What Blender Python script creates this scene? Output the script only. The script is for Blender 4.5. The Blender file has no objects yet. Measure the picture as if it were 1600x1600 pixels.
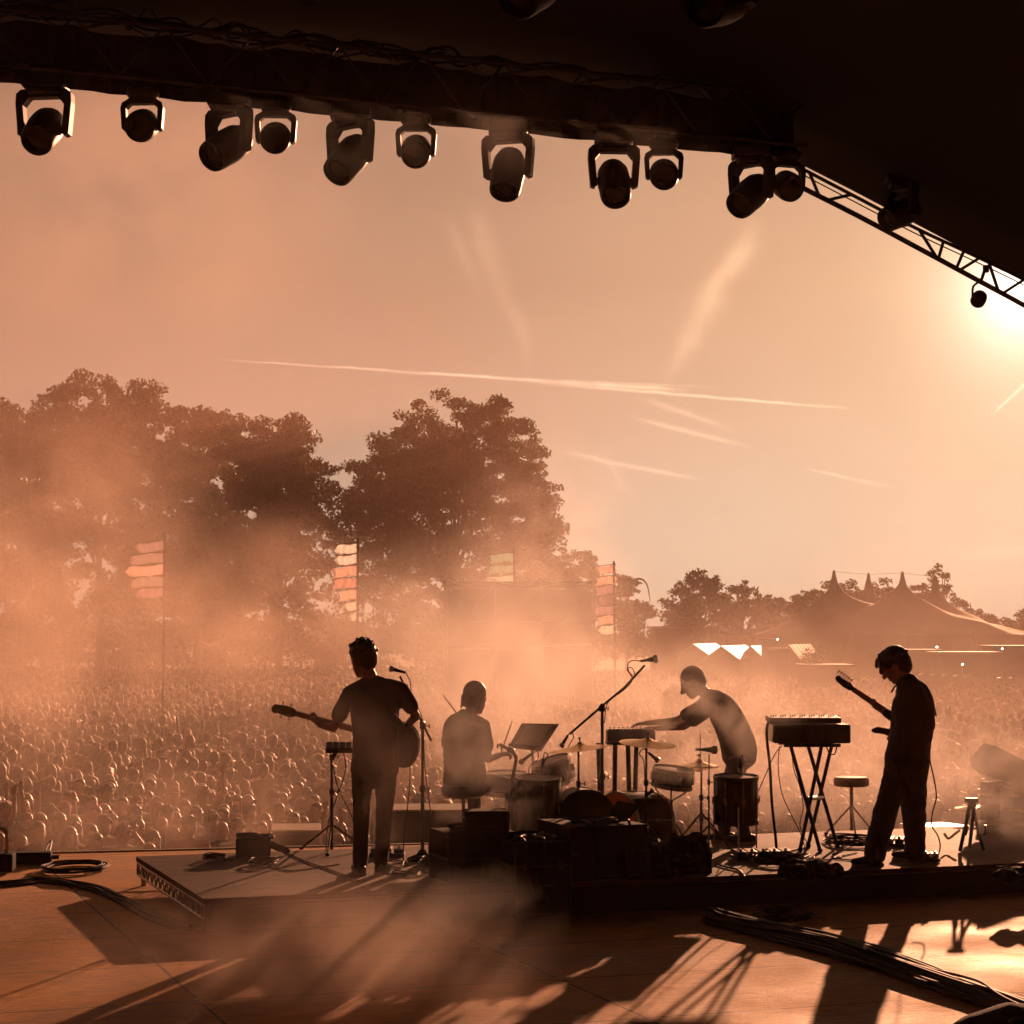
import bpy, bmesh, math, random
import numpy as np
from mathutils import Vector, Matrix, Euler, noise as mnoise
R = math.radians
rnd = random.Random(11)
sc = bpy.context.scene
C = sc.collection

# ------------------------------------------------------------------ camera
EYE = Vector((0.0, 0.0, 2.16))          # stage floor is z = 0, field is z = -1.9
FPX = 3200.0                             # photo pixels (1600 wide)
PITCH = math.atan(190 / FPX)
GZ = -1.9
RZ = 0.246                               # riser top
camd = bpy.data.cameras.new('camera')
camd.sensor_width = 36.0
camd.lens = 36.0 * FPX / 1600.0
camd.clip_start = 0.1
camd.clip_end = 6000
cam = bpy.data.objects.new('camera', camd)
cam.location = EYE
cam.rotation_euler = (math.pi / 2 + PITCH, 0, 0)
C.objects.link(cam)
sc.camera = cam
cp, sp = math.cos(PITCH), math.sin(PITCH)

def ray(px, py):
    u = (px - 800) / FPX; v = (800 - py) / FPX
    return Vector((u, cp - v * sp, sp + v * cp))
def at(px, py, Y):                       # point seen at photo pixel px,py standing Y metres ahead
    d = ray(px, py); return EYE + d * (Y / d.y)
def fl(px, py, z=0.0):                   # point on the level z
    d = ray(px, py); return EYE + d * ((z - EYE.z) / d.z)
YAW = R(19.6)                            # the stage front runs a little away to the right
U = Vector((math.cos(YAW), math.sin(YAW), 0)); V = Vector((-math.sin(YAW), math.cos(YAW), 0))
def uv(u, v, z=0.0): return U * u + V * v + Vector((0, 0, z))
def atv(px, py, v):                      # point on the upright plane parallel to the stage front
    d = ray(px, py); t = (v - EYE.dot(V)) / d.dot(V); return EYE + d * t

# ------------------------------------------------------------------ light
SUN_AZ, SUN_EL = R(14.2), R(9.35)
world = bpy.data.worlds.new('World'); sc.world = world; world.use_nodes = True
nt = world.node_tree; nt.nodes.clear()
def N(nt, t, **k):
    n = nt.nodes.new(t)
    for a, b in k.items():
        if a.startswith('i_'):
            key = a[2:]; key = int(key) if key.isdigit() else key.replace('_', ' ')
            n.inputs[key].default_value = b
        else: setattr(n, a, b)
    return n
def L(nt, a, b, i=0, o=0):
    nt.links.new(a.outputs[o], b.inputs[i])
def M2(nt, op, a, b=None, c=None, clamp=False):
    n = nt.nodes.new('ShaderNodeMath'); n.operation = op; n.use_clamp = clamp
    for k, x in enumerate((a, b, c)):
        if x is None: continue
        if isinstance(x, (int, float)): n.inputs[k].default_value = x
        else: nt.links.new(x, n.inputs[k])
    return n.outputs[0]
sky = N(nt, 'ShaderNodeTexSky', sky_type='NISHITA', sun_disc=False)
sky.sun_elevation = SUN_EL; sky.sun_rotation = SUN_AZ
sky.altitude = 50; sky.air_density = 1.0; sky.dust_density = 4.5; sky.ozone_density = 1.0
bw = N(nt, 'ShaderNodeRGBToBW'); L(nt, sky, bw)
SKYG = 2.1
lum = M2(nt, 'MULTIPLY', M2(nt, 'POWER', M2(nt, 'MULTIPLY', bw.outputs[0], 0.1), 0.40), SKYG)
# warm evening tint of the sky by the angle from the sun, with the aureole round the sun
SDIR = Vector((math.sin(SUN_AZ) * math.cos(SUN_EL), math.cos(SUN_AZ) * math.cos(SUN_EL), math.sin(SUN_EL)))
tc0 = N(nt, 'ShaderNodeTexCoord'); dd_ = N(nt, 'ShaderNodeVectorMath', operation='DOT_PRODUCT'); dd_.inputs[1].default_value = SDIR
nt.links.new(tc0.outputs['Generated'], dd_.inputs[0])
ang = M2(nt, 'DIVIDE', M2(nt, 'ARCCOSINE', M2(nt, 'MINIMUM', dd_.outputs['Value'], 1.0)), math.pi / 2)
sepz = N(nt, 'ShaderNodeSeparateXYZ'); nt.links.new(tc0.outputs['Generated'], sepz.inputs[0])
ramp0 = N(nt, 'ShaderNodeValToRGB')      # cream at the horizon, peach higher up
e = ramp0.color_ramp.elements
e[0].position = 0.0; e[0].color = (1.0, 0.76, 0.56, 1)
e[1].position = 1.0; e[1].color = (1.0, 0.60, 0.42, 1)
for p_, c_ in ((.06, (1.0, .73, .53)), (.11, (1.0, .63, .43)), (.17, (1.0, .56, .35)), (.28, (1.0, .54, .34))):
    m = e.new(p_); m.color = (*c_, 1)
nt.links.new(sepz.outputs[2], ramp0.inputs[0])
ramp = N(nt, 'ShaderNodeMixRGB'); ramp.inputs[2].default_value = (1.0, .86, .74, 1)
gold = N(nt, 'ShaderNodeMixRGB'); gold.inputs[2].default_value = (1.0, .64, .34, 1)
nt.links.new(M2(nt, 'MULTIPLY', M2(nt, 'EXPONENT', M2(nt, 'MULTIPLY', ang, -90 / 8.0)), .9), gold.inputs[0]); nt.links.new(ramp0.outputs[0], gold.inputs[1])
nt.links.new(M2(nt, 'EXPONENT', M2(nt, 'MULTIPLY', ang, -90 / 1.5)), ramp.inputs[0]); nt.links.new(gold.outputs[0], ramp.inputs[1])
aur = M2(nt, 'MULTIPLY', M2(nt, 'EXPONENT', M2(nt, 'MULTIPLY', ang, -90 / 1.05)), 3.0)
# the half of the sky round the sun is bright, the half behind the stage is dim
front = N(nt, 'ShaderNodeMapRange'); front.inputs[1].default_value = .45; front.inputs[2].default_value = .85; front.inputs[3].default_value = 1.0; front.inputs[4].default_value = .3
nt.links.new(ang, front.inputs[0])
lum = M2(nt, 'MULTIPLY', M2(nt, 'MULTIPLY', lum, M2(nt, 'ADD', .86, aur)), front.outputs[0])
lum = M2(nt, 'MULTIPLY', lum, M2(nt, 'ADD', .97, M2(nt, 'MULTIPLY', M2(nt, 'EXPONENT', M2(nt, 'MULTIPLY', sepz.outputs[2], -12.0)), .75)))
tc = N(nt, 'ShaderNodeTexCoord')
# --- vapour trails and thin cloud, fixed directions of the sky
def dirpx(px, py): return ray(px, py).normalized()
def trail(p0, p1, w0, w1, amp, wob=0.0, sc_=30.0, soft=0.15):
    a, b = dirpx(*p0), dirpx(*p1)
    n = a.cross(b).normalized(); t = n.cross(a).normalized(); ang = a.angle(b)
    def dot(v):
        d = N(nt, 'ShaderNodeVectorMath', operation='DOT_PRODUCT'); d.inputs[1].default_value = v
        nt.links.new(tc.outputs['Generated'], d.inputs[0]); return d.outputs['Value']
    ct, cn = M2(nt, 'ARCTAN2', dot(t), dot(a)), dot(n)
    s = M2(nt, 'DIVIDE', ct, ang)
    if wob:
        nz = N(nt, 'ShaderNodeTexNoise'); nz.inputs['Scale'].default_value = sc_; nz.inputs['Detail'].default_value = 4
        nt.links.new(tc.outputs['Generated'], nz.inputs['Vector'])
        cn = M2(nt, 'ADD', cn, M2(nt, 'MULTIPLY', M2(nt, 'SUBTRACT', nz.outputs[0], 0.5), wob))
    w = M2(nt, 'ADD', M2(nt, 'MULTIPLY', s, w1 - w0), w0)
    q = M2(nt, 'DIVIDE', cn, w)
    g = M2(nt, 'EXPONENT', M2(nt, 'MULTIPLY', M2(nt, 'MULTIPLY', q, q), -1.0))
    e0 = M2(nt, 'DIVIDE', s, soft, clamp=True)
    e1 = M2(nt, 'DIVIDE', M2(nt, 'SUBTRACT', 1.0, s), soft, clamp=True)
    g = M2(nt, 'MULTIPLY', M2(nt, 'MULTIPLY', g, amp * 2.3), M2(nt, 'MULTIPLY', e0, e1))
    if wob:
        g = M2(nt, 'MULTIPLY', g, M2(nt, 'MULTIPLY', nz.outputs[0], 2.0))
    return g
P = 1 / FPX
trails = [
    trail((335, 561), (1080, 610), 1.2*P, 3.0*P, 0.30, 0.0018, 60, .10),
    trail((800, 594), (1340, 640), 2.6*P, 1.8*P, 0.26, 0.0018, 60, .25),
    trail((560, 580), (1140, 606), 1.5*P, 1.8*P, 0.10, 0.001, 60, .2),
    trail((1250, 730), (1400, 762), 2*P, 3*P, 0.10, 0.002, 60, .3),
    trail((980, 652), (1180, 700), 4*P, 3*P, 0.12, 0.003, 40, .3),
    trail((990, 620), (1150, 672), 5*P, 4*P, 0.08, 0.003, 40, .3),
    trail((870, 706), (1110, 752), 4*P, 3*P, 0.12, 0.003, 40, .3),
    trail((1548, 650), (1625, 578), 2*P, 3*P, 0.16, 0.001, 40, .2),
    trail((1190, 340), (1080, 500), 12*P, 22*P, 0.17, 0.02, 26, .35),
    trail((1130, 440), (1035, 600), 20*P, 8*P, 0.11, 0.02, 26, .4),
    trail((735, 310), (800, 470), 14*P, 15*P, 0.12, 0.02, 24, .4),
    trail((690, 330), (765, 460), 9*P, 14*P, 0.08, 0.02, 24, .4),
    trail((780, 420), (830, 590), 15*P, 9*P, 0.06, 0.02, 24, .4),
    trail((940, 700), (985, 775), 6*P, 6*P, 0.06, 0.01, 40, .4),
    trail((1450, 870), (1700, 850), 8*P, 9*P, 0.05, 0.01, 40, .4),
]
tot = trails[0]
for t_ in trails[1:]: tot = M2(nt, 'ADD', tot, t_)
# large soft mottling of thin high haze
nz = N(nt, 'ShaderNodeTexNoise'); nz.inputs['Scale'].default_value = 3.2; nz.inputs['Detail'].default_value = 5
mp = N(nt, 'ShaderNodeMapping'); mp.inputs['Scale'].default_value = (1, 1, 2.2); mp.inputs['Location'].default_value = (3.1, .4, 0)
L(nt, tc, mp); L(nt, mp, nz)
mott = M2(nt, 'MULTIPLY', M2(nt, 'SUBTRACT', nz.outputs[0], 0.5), 0.45)
mix = N(nt, 'ShaderNodeVectorMath', operation='SCALE')
nt.links.new(ramp.outputs[0], mix.inputs[0])
nt.links.new(M2(nt, 'MULTIPLY', lum, M2(nt, 'ADD', 1.0, M2(nt, 'ADD', tot, mott))), mix.inputs['Scale'])
bg = N(nt, 'ShaderNodeBackground'); bg.inputs['Strength'].default_value = 0.12
out = N(nt, 'ShaderNodeOutputWorld')
nt.links.new(mix.outputs[0], bg.inputs['Color']); L(nt, bg, out)
SKY_SCALE = mix  # see below
sunl = bpy.data.lights.new('sun', 'SUN'); sunl.energy = 5.0; sunl.angle = R(0.5); sunl.color = (1.0, 0.45, 0.235)
suno = bpy.data.objects.new('sun', sunl); C.objects.link(suno)
sdir = Vector((math.sin(SUN_AZ) * math.cos(SUN_EL), math.cos(SUN_AZ) * math.cos(SUN_EL), math.sin(SUN_EL)))
suno.rotation_euler = sdir.to_track_quat('Z', 'Y').to_euler()
suno.location = (30, 60, 60)
vs = sc.view_settings
vs.view_transform = 'Standard'; vs.look = 'None'; vs.exposure = 0.8; vs.gamma = 1.0
cy = sc.cycles
cy.use_denoising = True; cy.denoiser = 'OPENIMAGEDENOISE'
cy.max_bounces = 5; cy.diffuse_bounces = 2; cy.glossy_bounces = 2; cy.transmission_bounces = 4; cy.volume_bounces = 1; cy.transparent_max_bounces = 16
cy.volume_step_rate = 1.0; cy.volume_max_steps = 128
cy.use_adaptive_sampling = True; cy.adaptive_threshold = 0.03
cy.caustics_reflective = False; cy.caustics_refractive = False
sc.render.use_persistent_data = False

# ------------------------------------------------------------------ helpers
def mat(name, col, rough=0.6, metal=0.0, var=0.0, scale=8.0, bump=0.0, bscale=40.0, sheen=0.0, trans=0.0, coat=0.0, spec=0.5, stretch=(1, 1, 1)):
    m = bpy.data.materials.new(name); m.use_nodes = True
    t = m.node_tree; b = t.nodes['Principled BSDF']
    b.inputs['Roughness'].default_value = rough; b.inputs['Metallic'].default_value = metal
    b.inputs['Specular IOR Level'].default_value = spec
    if sheen: b.inputs['Sheen Weight'].default_value = sheen; b.inputs['Sheen Roughness'].default_value = 0.4
    if coat: b.inputs['Coat Weight'].default_value = coat
    b.inputs['Base Color'].default_value = (*col, 1)
    if var or bump:
        tcn = N(t, 'ShaderNodeTexCoord'); mpn = N(t, 'ShaderNodeMapping'); mpn.inputs['Scale'].default_value = stretch
        t.links.new(tcn.outputs['Object'], mpn.inputs[0])
    if var:
        nz = N(t, 'ShaderNodeTexNoise'); nz.inputs['Scale'].default_value = scale; nz.inputs['Detail'].default_value = 6
        L(t, mpn, nz)
        r = N(t, 'ShaderNodeValToRGB'); r.color_ramp.elements[0].position = .3; r.color_ramp.elements[1].position = .7
        r.color_ramp.elements[0].color = (*[c * (1 - var) for c in col], 1); r.color_ramp.elements[1].color = (*[min(1, c * (1 + var)) for c in col], 1)
        t.links.new(nz.outputs[0], r.inputs[0]); t.links.new(r.outputs[0], b.inputs['Base Color'])
    if bump:
        nb = N(t, 'ShaderNodeTexNoise'); nb.inputs['Scale'].default_value = bscale; nb.inputs['Detail'].default_value = 5
        L(t, mpn, nb)
        bp = N(t, 'ShaderNodeBump'); bp.inputs['Strength'].default_value = bump; bp.inputs['Distance'].default_value = 0.02
        t.links.new(nb.outputs[0], bp.inputs['Height']); t.links.new(bp.outputs[0], b.inputs['Normal'])
    if trans:   # light passes through the cloth or leaf
        o = t.nodes['Material Output']; tr = N(t, 'ShaderNodeBsdfTranslucent'); tr.inputs[0].default_value = (*col, 1)
        mx = N(t, 'ShaderNodeMixShader'); mx.inputs[0].default_value = trans
        L(t, b, mx, 1); L(t, tr, mx, 2); L(t, mx, o)
    return m

def tag(o, label=None, cat=None, group=None, kind=None):
    for k, v in (('label', label), ('category', cat), ('group', group), ('kind', kind)):
        if v: o[k] = v
    return o
def thing(name, label, cat, loc=(0, 0, 0), rz=0.0, group=None):
    o = bpy.data.objects.new(name, None); C.objects.link(o); o.empty_display_size = .2
    o.location = loc; o.rotation_euler = (0, 0, rz); return tag(o, label, cat, group)
def mesh_from(name, verts, faces, m=None, smooth=False):
    me = bpy.data.meshes.new(name); me.from_pydata([tuple(v) for v in verts], [], faces); me.update()
    if m: me.materials.append(m)
    if smooth: me.polygons.foreach_set('use_smooth', [True] * len(me.polygons))
    return me
def mesh_np(name, verts, faces, m=None, smooth=False):
    """verts (n,3), faces (k,s) numpy"""
    me = bpy.data.meshes.new(name); verts = np.asarray(verts, dtype=np.float32); faces = np.asarray(faces, dtype=np.int32)
    k, s = faces.shape
    me.vertices.add(len(verts)); me.vertices.foreach_set('co', verts.ravel())
    me.loops.add(k * s); me.loops.foreach_set('vertex_index', faces.ravel())
    me.polygons.add(k); me.polygons.foreach_set('loop_start', np.arange(0, k * s, s, dtype=np.int32))
    me.polygons.foreach_set('loop_total', np.full(k, s, dtype=np.int32))
    me.update(calc_edges=True)
    if m: me.materials.append(m)
    if smooth: me.polygons.foreach_set('use_smooth', np.ones(k, dtype=bool))
    return me
def link(name, me, parent=None, loc=None, rot=None):
    o = bpy.data.objects.new(name, me); C.objects.link(o)
    if parent: o.parent = parent
    if loc is not None: o.location = loc
    if rot is not None: o.rotation_euler = rot
    return o
class MB:
    """collects shapes, links them as one mesh object"""
    def __init__(s): s.bm = bmesh.new()
    def add(s, vs, fs):
        b = [s.bm.verts.new(v) for v in vs]
        for f in fs:
            try: s.bm.faces.new([b[i] for i in f])
            except ValueError: pass
        return s
    def box(s, c, d, rot=None, bevel=0.0):
        mtx = Matrix.Translation(Vector(c)) @ (rot.to_4x4() if rot is not None else Matrix.Identity(4)) @ Matrix.Diagonal((*d, 1))
        r = bmesh.ops.create_cube(s.bm, size=1.0, matrix=mtx)
        if bevel:
            es = list({e for v in r['verts'] for e in v.link_edges})
            bmesh.ops.bevel(s.bm, geom=es, offset=bevel, segments=2, affect='EDGES', profile=0.6)
        return s
    def tube(s, pts, r, n=8, caps=True):
        pts = [Vector(p) for p in pts]; k = len(pts)
        rs = r if isinstance(r, (list, tuple)) else [r] * k
        up = None; rings = []
        for i, p in enumerate(pts):
            t = (pts[min(i + 1, k - 1)] - pts[max(i - 1, 0)])
            if t.length < 1e-9: t = Vector((0, 0, 1))
            t.normalize()
            if up is None:
                up = t.orthogonal().normalized()
            else:
                up = (up - t * up.dot(t))
                up = up.normalized() if up.length > 1e-6 else t.orthogonal().normalized()
            w = t.cross(up)
            rings.append([s.bm.verts.new(p + (up * math.cos(a) + w * math.sin(a)) * rs[i]) for a in [2 * math.pi * j / n for j in range(n)]])
        for a, b in zip(rings, rings[1:]):
            for j in range(n): s.bm.faces.new((a[j], a[(j + 1) % n], b[(j + 1) % n], b[j]))
        if caps and n > 2:
            s.bm.faces.new(rings[0][::-1]); s.bm.faces.new(rings[-1])
        return s
    def lathe(s, prof, c=(0, 0, 0), n=32, rot=None):
        """prof: list of (radius, z)"""
        mt = (rot.to_4x4() if rot is not None else Matrix.Identity(4)); c = Vector(c); rings = []
        for (r, z) in prof:
            if r < 1e-5: rings.append([s.bm.verts.new(c + mt @ Vector((0, 0, z)))])
            else: rings.append([s.bm.verts.new(c + mt @ Vector((r * math.cos(2 * math.pi * j / n), r * math.sin(2 * math.pi * j / n), z))) for j in range(n)])
        for a, b in zip(rings, rings[1:]):
            for j in range(n):
                q = [a[j % len(a)], a[(j + 1) % len(a)], b[(j + 1) % len(b)], b[j % len(b)]]
                q = [x for i, x in enumerate(q) if x not in q[:i]]
                if len(q) > 2:
                    try: s.bm.faces.new(q)
                    except ValueError: pass
        return s
    def prism(s, poly, axis_o, ex, ey, en, t):
        """outline poly (x,y) in frame ex,ey at axis_o, thickness t along en (centred)"""
        o = Vector(axis_o); a = [s.bm.verts.new(o + ex * x + ey * y - en * t / 2) for x, y in poly]
        b = [s.bm.verts.new(o + ex * x + ey * y + en * t / 2) for x, y in poly]; k = len(poly)
        s.bm.faces.new(a[::-1]); s.bm.faces.new(b)
        for i in range(k): s.bm.faces.new((a[i], a[(i + 1) % k], b[(i + 1) % k], b[i]))
        return s
    def build(s, name, m, parent=None, smooth=False, loc=None, rot=None):
        bmesh.ops.recalc_face_normals(s.bm, faces=s.bm.faces)
        me = bpy.data.meshes.new(name); s.bm.to_mesh(me); s.bm.free(); me.materials.append(m)
        if smooth:
            me.polygons.foreach_set('use_smooth', [True] * len(me.polygons))
            try: me.set_sharp_from_angle(angle=R(38))
            except Exception: pass
        return link(name, me, parent, loc, rot)
def copy_tree(o, parent=None):
    c = o.copy(); C.objects.link(c); c.parent = parent
    for ch in o.children: copy_tree(ch, c)
    return c
def catmull(pts, k=6):
    pts = [Vector(p) for p in pts]; q = [pts[0] * 2 - pts[1]] + pts + [pts[-1] * 2 - pts[-2]]; out = []
    for i in range(1, len(q) - 2):
        for j in range(k):
            t = j / k
            out.append(0.5 * ((2 * q[i]) + (q[i + 1] - q[i - 1]) * t + (2 * q[i - 1] - 5 * q[i] + 4 * q[i + 1] - q[i + 2]) * t * t + (3 * q[i] - q[i - 1] - 3 * q[i + 1] + q[i + 2]) * t ** 3))
    out.append(pts[-1]); return out
def rotm(*e): return Euler(e).to_matrix()
def aim(d):   # matrix whose z axis points along d
    return Vector(d).to_track_quat('Z', 'Y').to_matrix()
MBLACK = mat('black_paint', (.012, .011, .010), .55, var=.3, scale=30)
MPLAST = mat('black_plastic', (.014, .012, .012), .45, var=.2, scale=50)
MRUBBER = mat('cable_rubber', (.012, .010, .009), .6, spec=.15)
MSTEEL = mat('chrome_steel', (.5, .48, .46), .28, metal=1.0, var=.15, scale=60)
MALU = mat('aluminium', (.42, .41, .40), .42, metal=1.0, var=.25, scale=25)
# ------------------------------------------------------------------ ground, stage, roof
def grid_plane(name, x0, x1, y0, y1, z, m, n=1):
    return link(name, mesh_from(name, [(x0, y0, z), (x1, y0, z), (x1, y1, z), (x0, y1, z)], [(0, 1, 2, 3)], m))
mg = mat('trodden_grass', (.06, .055, .028), .95, var=.5, scale=.35, bump=.6, bscale=6)
g = grid_plane('ground', -2500, 2500, -400, 4500, GZ, mg); tag(g, kind='structure')

# stage floor: worn plywood sheets with seams and dirt
def stage_floor_material():
    m = bpy.data.materials.new('stage_plywood'); m.use_nodes = True; t = m.node_tree; b = t.nodes['Principled BSDF']
    tcn = N(t, 'ShaderNodeTexCoord'); mpn = N(t, 'ShaderNodeMapping'); mpn.inputs['Scale'].default_value = (1.5, 9, 1)
    t.links.new(tcn.outputs['Object'], mpn.inputs[0])
    n1 = N(t, 'ShaderNodeTexNoise'); n1.inputs['Scale'].default_value = 3.0; n1.inputs['Detail'].default_value = 9; n1.inputs['Roughness'].default_value = .65; L(t, mpn, n1)
    n2 = N(t, 'ShaderNodeTexNoise'); n2.inputs['Scale'].default_value = .9; n2.inputs['Detail'].default_value = 6; t.links.new(tcn.outputs['Object'], n2.inputs['Vector'])
    n3 = N(t, 'ShaderNodeTexNoise'); n3.inputs['Scale'].default_value = 60; n3.inputs['Detail'].default_value = 3; L(t, mpn, n3)
    sep = N(t, 'ShaderNodeSeparateXYZ'); t.links.new(tcn.outputs['Object'], sep.inputs[0])
    def seam(axis, per, off, w):
        x = M2(t, 'ABSOLUTE', M2(t, 'SUBTRACT', M2(t, 'FRACT', M2(t, 'DIVIDE', M2(t, 'ADD', sep.outputs[axis], off), per)), .5))
        return M2(t, 'LESS_THAN', x, w / per)
    s = M2(t, 'MAXIMUM', seam(0, 2.27, -2.36 + 1.135, .011), seam(1, 1.37, -12.12 + .685, .009))
    r = N(t, 'ShaderNodeValToRGB'); r.color_ramp.elements[0].position = .34; r.color_ramp.elements[1].position = .64
    r.color_ramp.elements[0].color = (.30, .095, .03, 1); r.color_ramp.elements[1].color = (.86, .38, .08, 1)
    t.links.new(M2(t, 'ADD', M2(t, 'MULTIPLY', n1.outputs[0], .5), M2(t, 'MULTIPLY', n2.outputs[0], .5)), r.inputs[0])
    mx = N(t, 'ShaderNodeMixRGB'); mx.inputs[2].default_value = (.012, .01, .008, 1)
    # scuffs: short dark scratches and dull stains
    mps = N(t, 'ShaderNodeMapping'); mps.inputs['Scale'].default_value = (2.2, 26, 1); mps.inputs['Rotation'].default_value = (0, 0, .5); t.links.new(tcn.outputs['Object'], mps.inputs[0])
    ns = N(t, 'ShaderNodeTexNoise'); ns.inputs['Scale'].default_value = 2.0; ns.inputs['Detail'].default_value = 3; L(t, mps, ns)
    nst = N(t, 'ShaderNodeTexNoise'); nst.inputs['Scale'].default_value = 2.6; nst.inputs['Detail'].default_value = 7; nst.inputs['Roughness'].default_value = .7; t.links.new(tcn.outputs['Object'], nst.inputs['Vector'])
    sc1 = M2(t, 'MULTIPLY', M2(t, 'SUBTRACT', ns.outputs[0], .66, clamp=True), 9.0, clamp=True)
    sc2_ = M2(t, 'MULTIPLY', M2(t, 'SUBTRACT', nst.outputs[0], .54, clamp=True), 3.2, clamp=True)
    s = M2(t, 'MAXIMUM', s, M2(t, 'MAXIMUM', M2(t, 'MULTIPLY', sc1, .7), M2(t, 'MULTIPLY', sc2_, .6)))
    t.links.new(s, mx.inputs[0]); t.links.new(r.outputs[0], mx.inputs[1]); t.links.new(mx.outputs[0], b.inputs['Base Color'])
    rr = N(t, 'ShaderNodeMapRange'); rr.inputs[1].default_value = .3; rr.inputs[2].default_value = .7; rr.inputs[3].default_value = .56; rr.inputs[4].default_value = .82
    t.links.new(n2.outputs[0], rr.inputs[0]); t.links.new(rr.outputs[0], b.inputs['Roughness'])
    b.inputs['Specular IOR Level'].default_value = .5; b.inputs['Specular Tint'].default_value = (1.0, .62, .26, 1)
    hb = M2(t, 'SUBTRACT', M2(t, 'ADD', n1.outputs[0], M2(t, 'MULTIPLY', n3.outputs[0], .45)), M2(t, 'MULTIPLY', s, 1.5))
    bp = N(t, 'ShaderNodeBump'); bp.inputs['Strength'].default_value = .9; bp.inputs['Distance'].default_value = .022
    t.links.new(hb, bp.inputs['Height']); t.links.new(bp.outputs[0], b.inputs['Normal'])
    return m
MFLOOR = stage_floor_material()
def edge_v(u): return 20.65 + (u - 2.67) * (19.72 - 20.65) / (11 - 2.67)
def slab(mb, poly, z0, z1):
    n = len(poly); a = [(x, y, z0) for x, y in poly]; b = [(x, y, z1) for x, y in poly]
    mb.add(a + b, [list(range(n))[::-1], list(range(n, 2 * n))] + [[i, (i + 1) % n, n + (i + 1) % n, n + i] for i in range(n)])
    return mb
fm = MB(); slab(fm, [(-9, -8), (22, -8), (22, edge_v(22)), (-9, edge_v(-9))], -.12, 0)
tag(fm.build('stage_floor', MFLOOR, rot=(0, 0, YAW)), kind='structure')
nm = MB(); slab(nm, [(-9, edge_v(-9) + .002), (22, edge_v(22) + .002), (22, edge_v(22) + .07), (-9, edge_v(-9) + .07)], -.16, .012)
slab(nm, [(-9, edge_v(-9) - .06), (22, edge_v(22) - .06), (22, edge_v(22) - .03), (-9, edge_v(-9) - .03)], GZ, -.13)
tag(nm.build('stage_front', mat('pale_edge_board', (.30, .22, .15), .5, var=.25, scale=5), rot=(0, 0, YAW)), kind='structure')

# ---- roof canopy: one arched skin along the depth of the stage
ROOF_V = 21.5
prof_px = [(-700, -40), (-300, 20), (0, 62), (300, 76), (600, 96), (900, 142), (1150, 212), (1255, 252), (1330, 290), (1400, 327), (1500, 380), (1600, 433), (1750, 520), (1900, 640), (2050, 820)]
prof = [atv(x, y, ROOF_V) for x, y in prof_px]
vs_, fs_ = [], []
dv = [0.0, -1.2, -4, -9, -16, -28]
for j, d in enumerate(dv):
    for p in prof: vs_.append(p + V * d + Vector((0, 0, .25 * (1 - math.exp(d / 4.0)))))
npf = len(prof)
for j in range(len(dv) - 1):
    for i in range(npf - 1): fs_.append((j * npf + i, j * npf + i + 1, (j + 1) * npf + i + 1, (j + 1) * npf + i))
MROOF = mat('roof_fabric', (.008, .007, .006), .8, var=.3, scale=2)
rf = link('roof_canopy', mesh_from('roof_canopy', vs_, fs_, MROOF, True))
so = rf.modifiers.new('thick', 'SOLIDIFY'); so.thickness = .05; so.offset = 1
tag(rf, 'black fabric roof canopy arching over the whole stage', 'stage roof')
# ---- unseen black drapes, added to block sky light from behind and the sides
MDRAPE = mat('black_drape', (.012, .010, .010), .9)
def drape(name, a, b, z0, z1, label, pleat=.12, step=.18):
    a, b = Vector(a), Vector(b); d = b - a; n = max(2, int(d.length / step)); d.normalize(); w = Vector((-d.y, d.x, 0)); vv, ff = [], []
    for i in range(n + 1):
        p = a + (b - a) * (i / n) + w * pleat * math.sin(i * 1.9) * .5
        vv += [(p.x, p.y, z0), (p.x, p.y, z1)]
    for i in range(n): ff.append((2 * i, 2 * i + 2, 2 * i + 3, 2 * i + 1))
    o = link(name, mesh_from(name, vv, ff, MDRAPE, True)); so = o.modifiers.new('thick', 'SOLIDIFY'); so.thickness = .02
    return tag(o, label, 'curtain')
drape('back_light_block', uv(-9, -6.5), uv(21, -6.5), 0, 9.5, 'unseen black pleated drape added behind the stage to block sky light')
drape('side_light_block', uv(-4.5, -6.5), uv(-4.5, 19.0), 0, 9.5, 'unseen black drape added on the left to block sky light')
drape('side_light_block', uv(17.5, -6.5), uv(17.5, 12), 0, 6.5, 'unseen black drape added on the right to block sky light')

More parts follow.
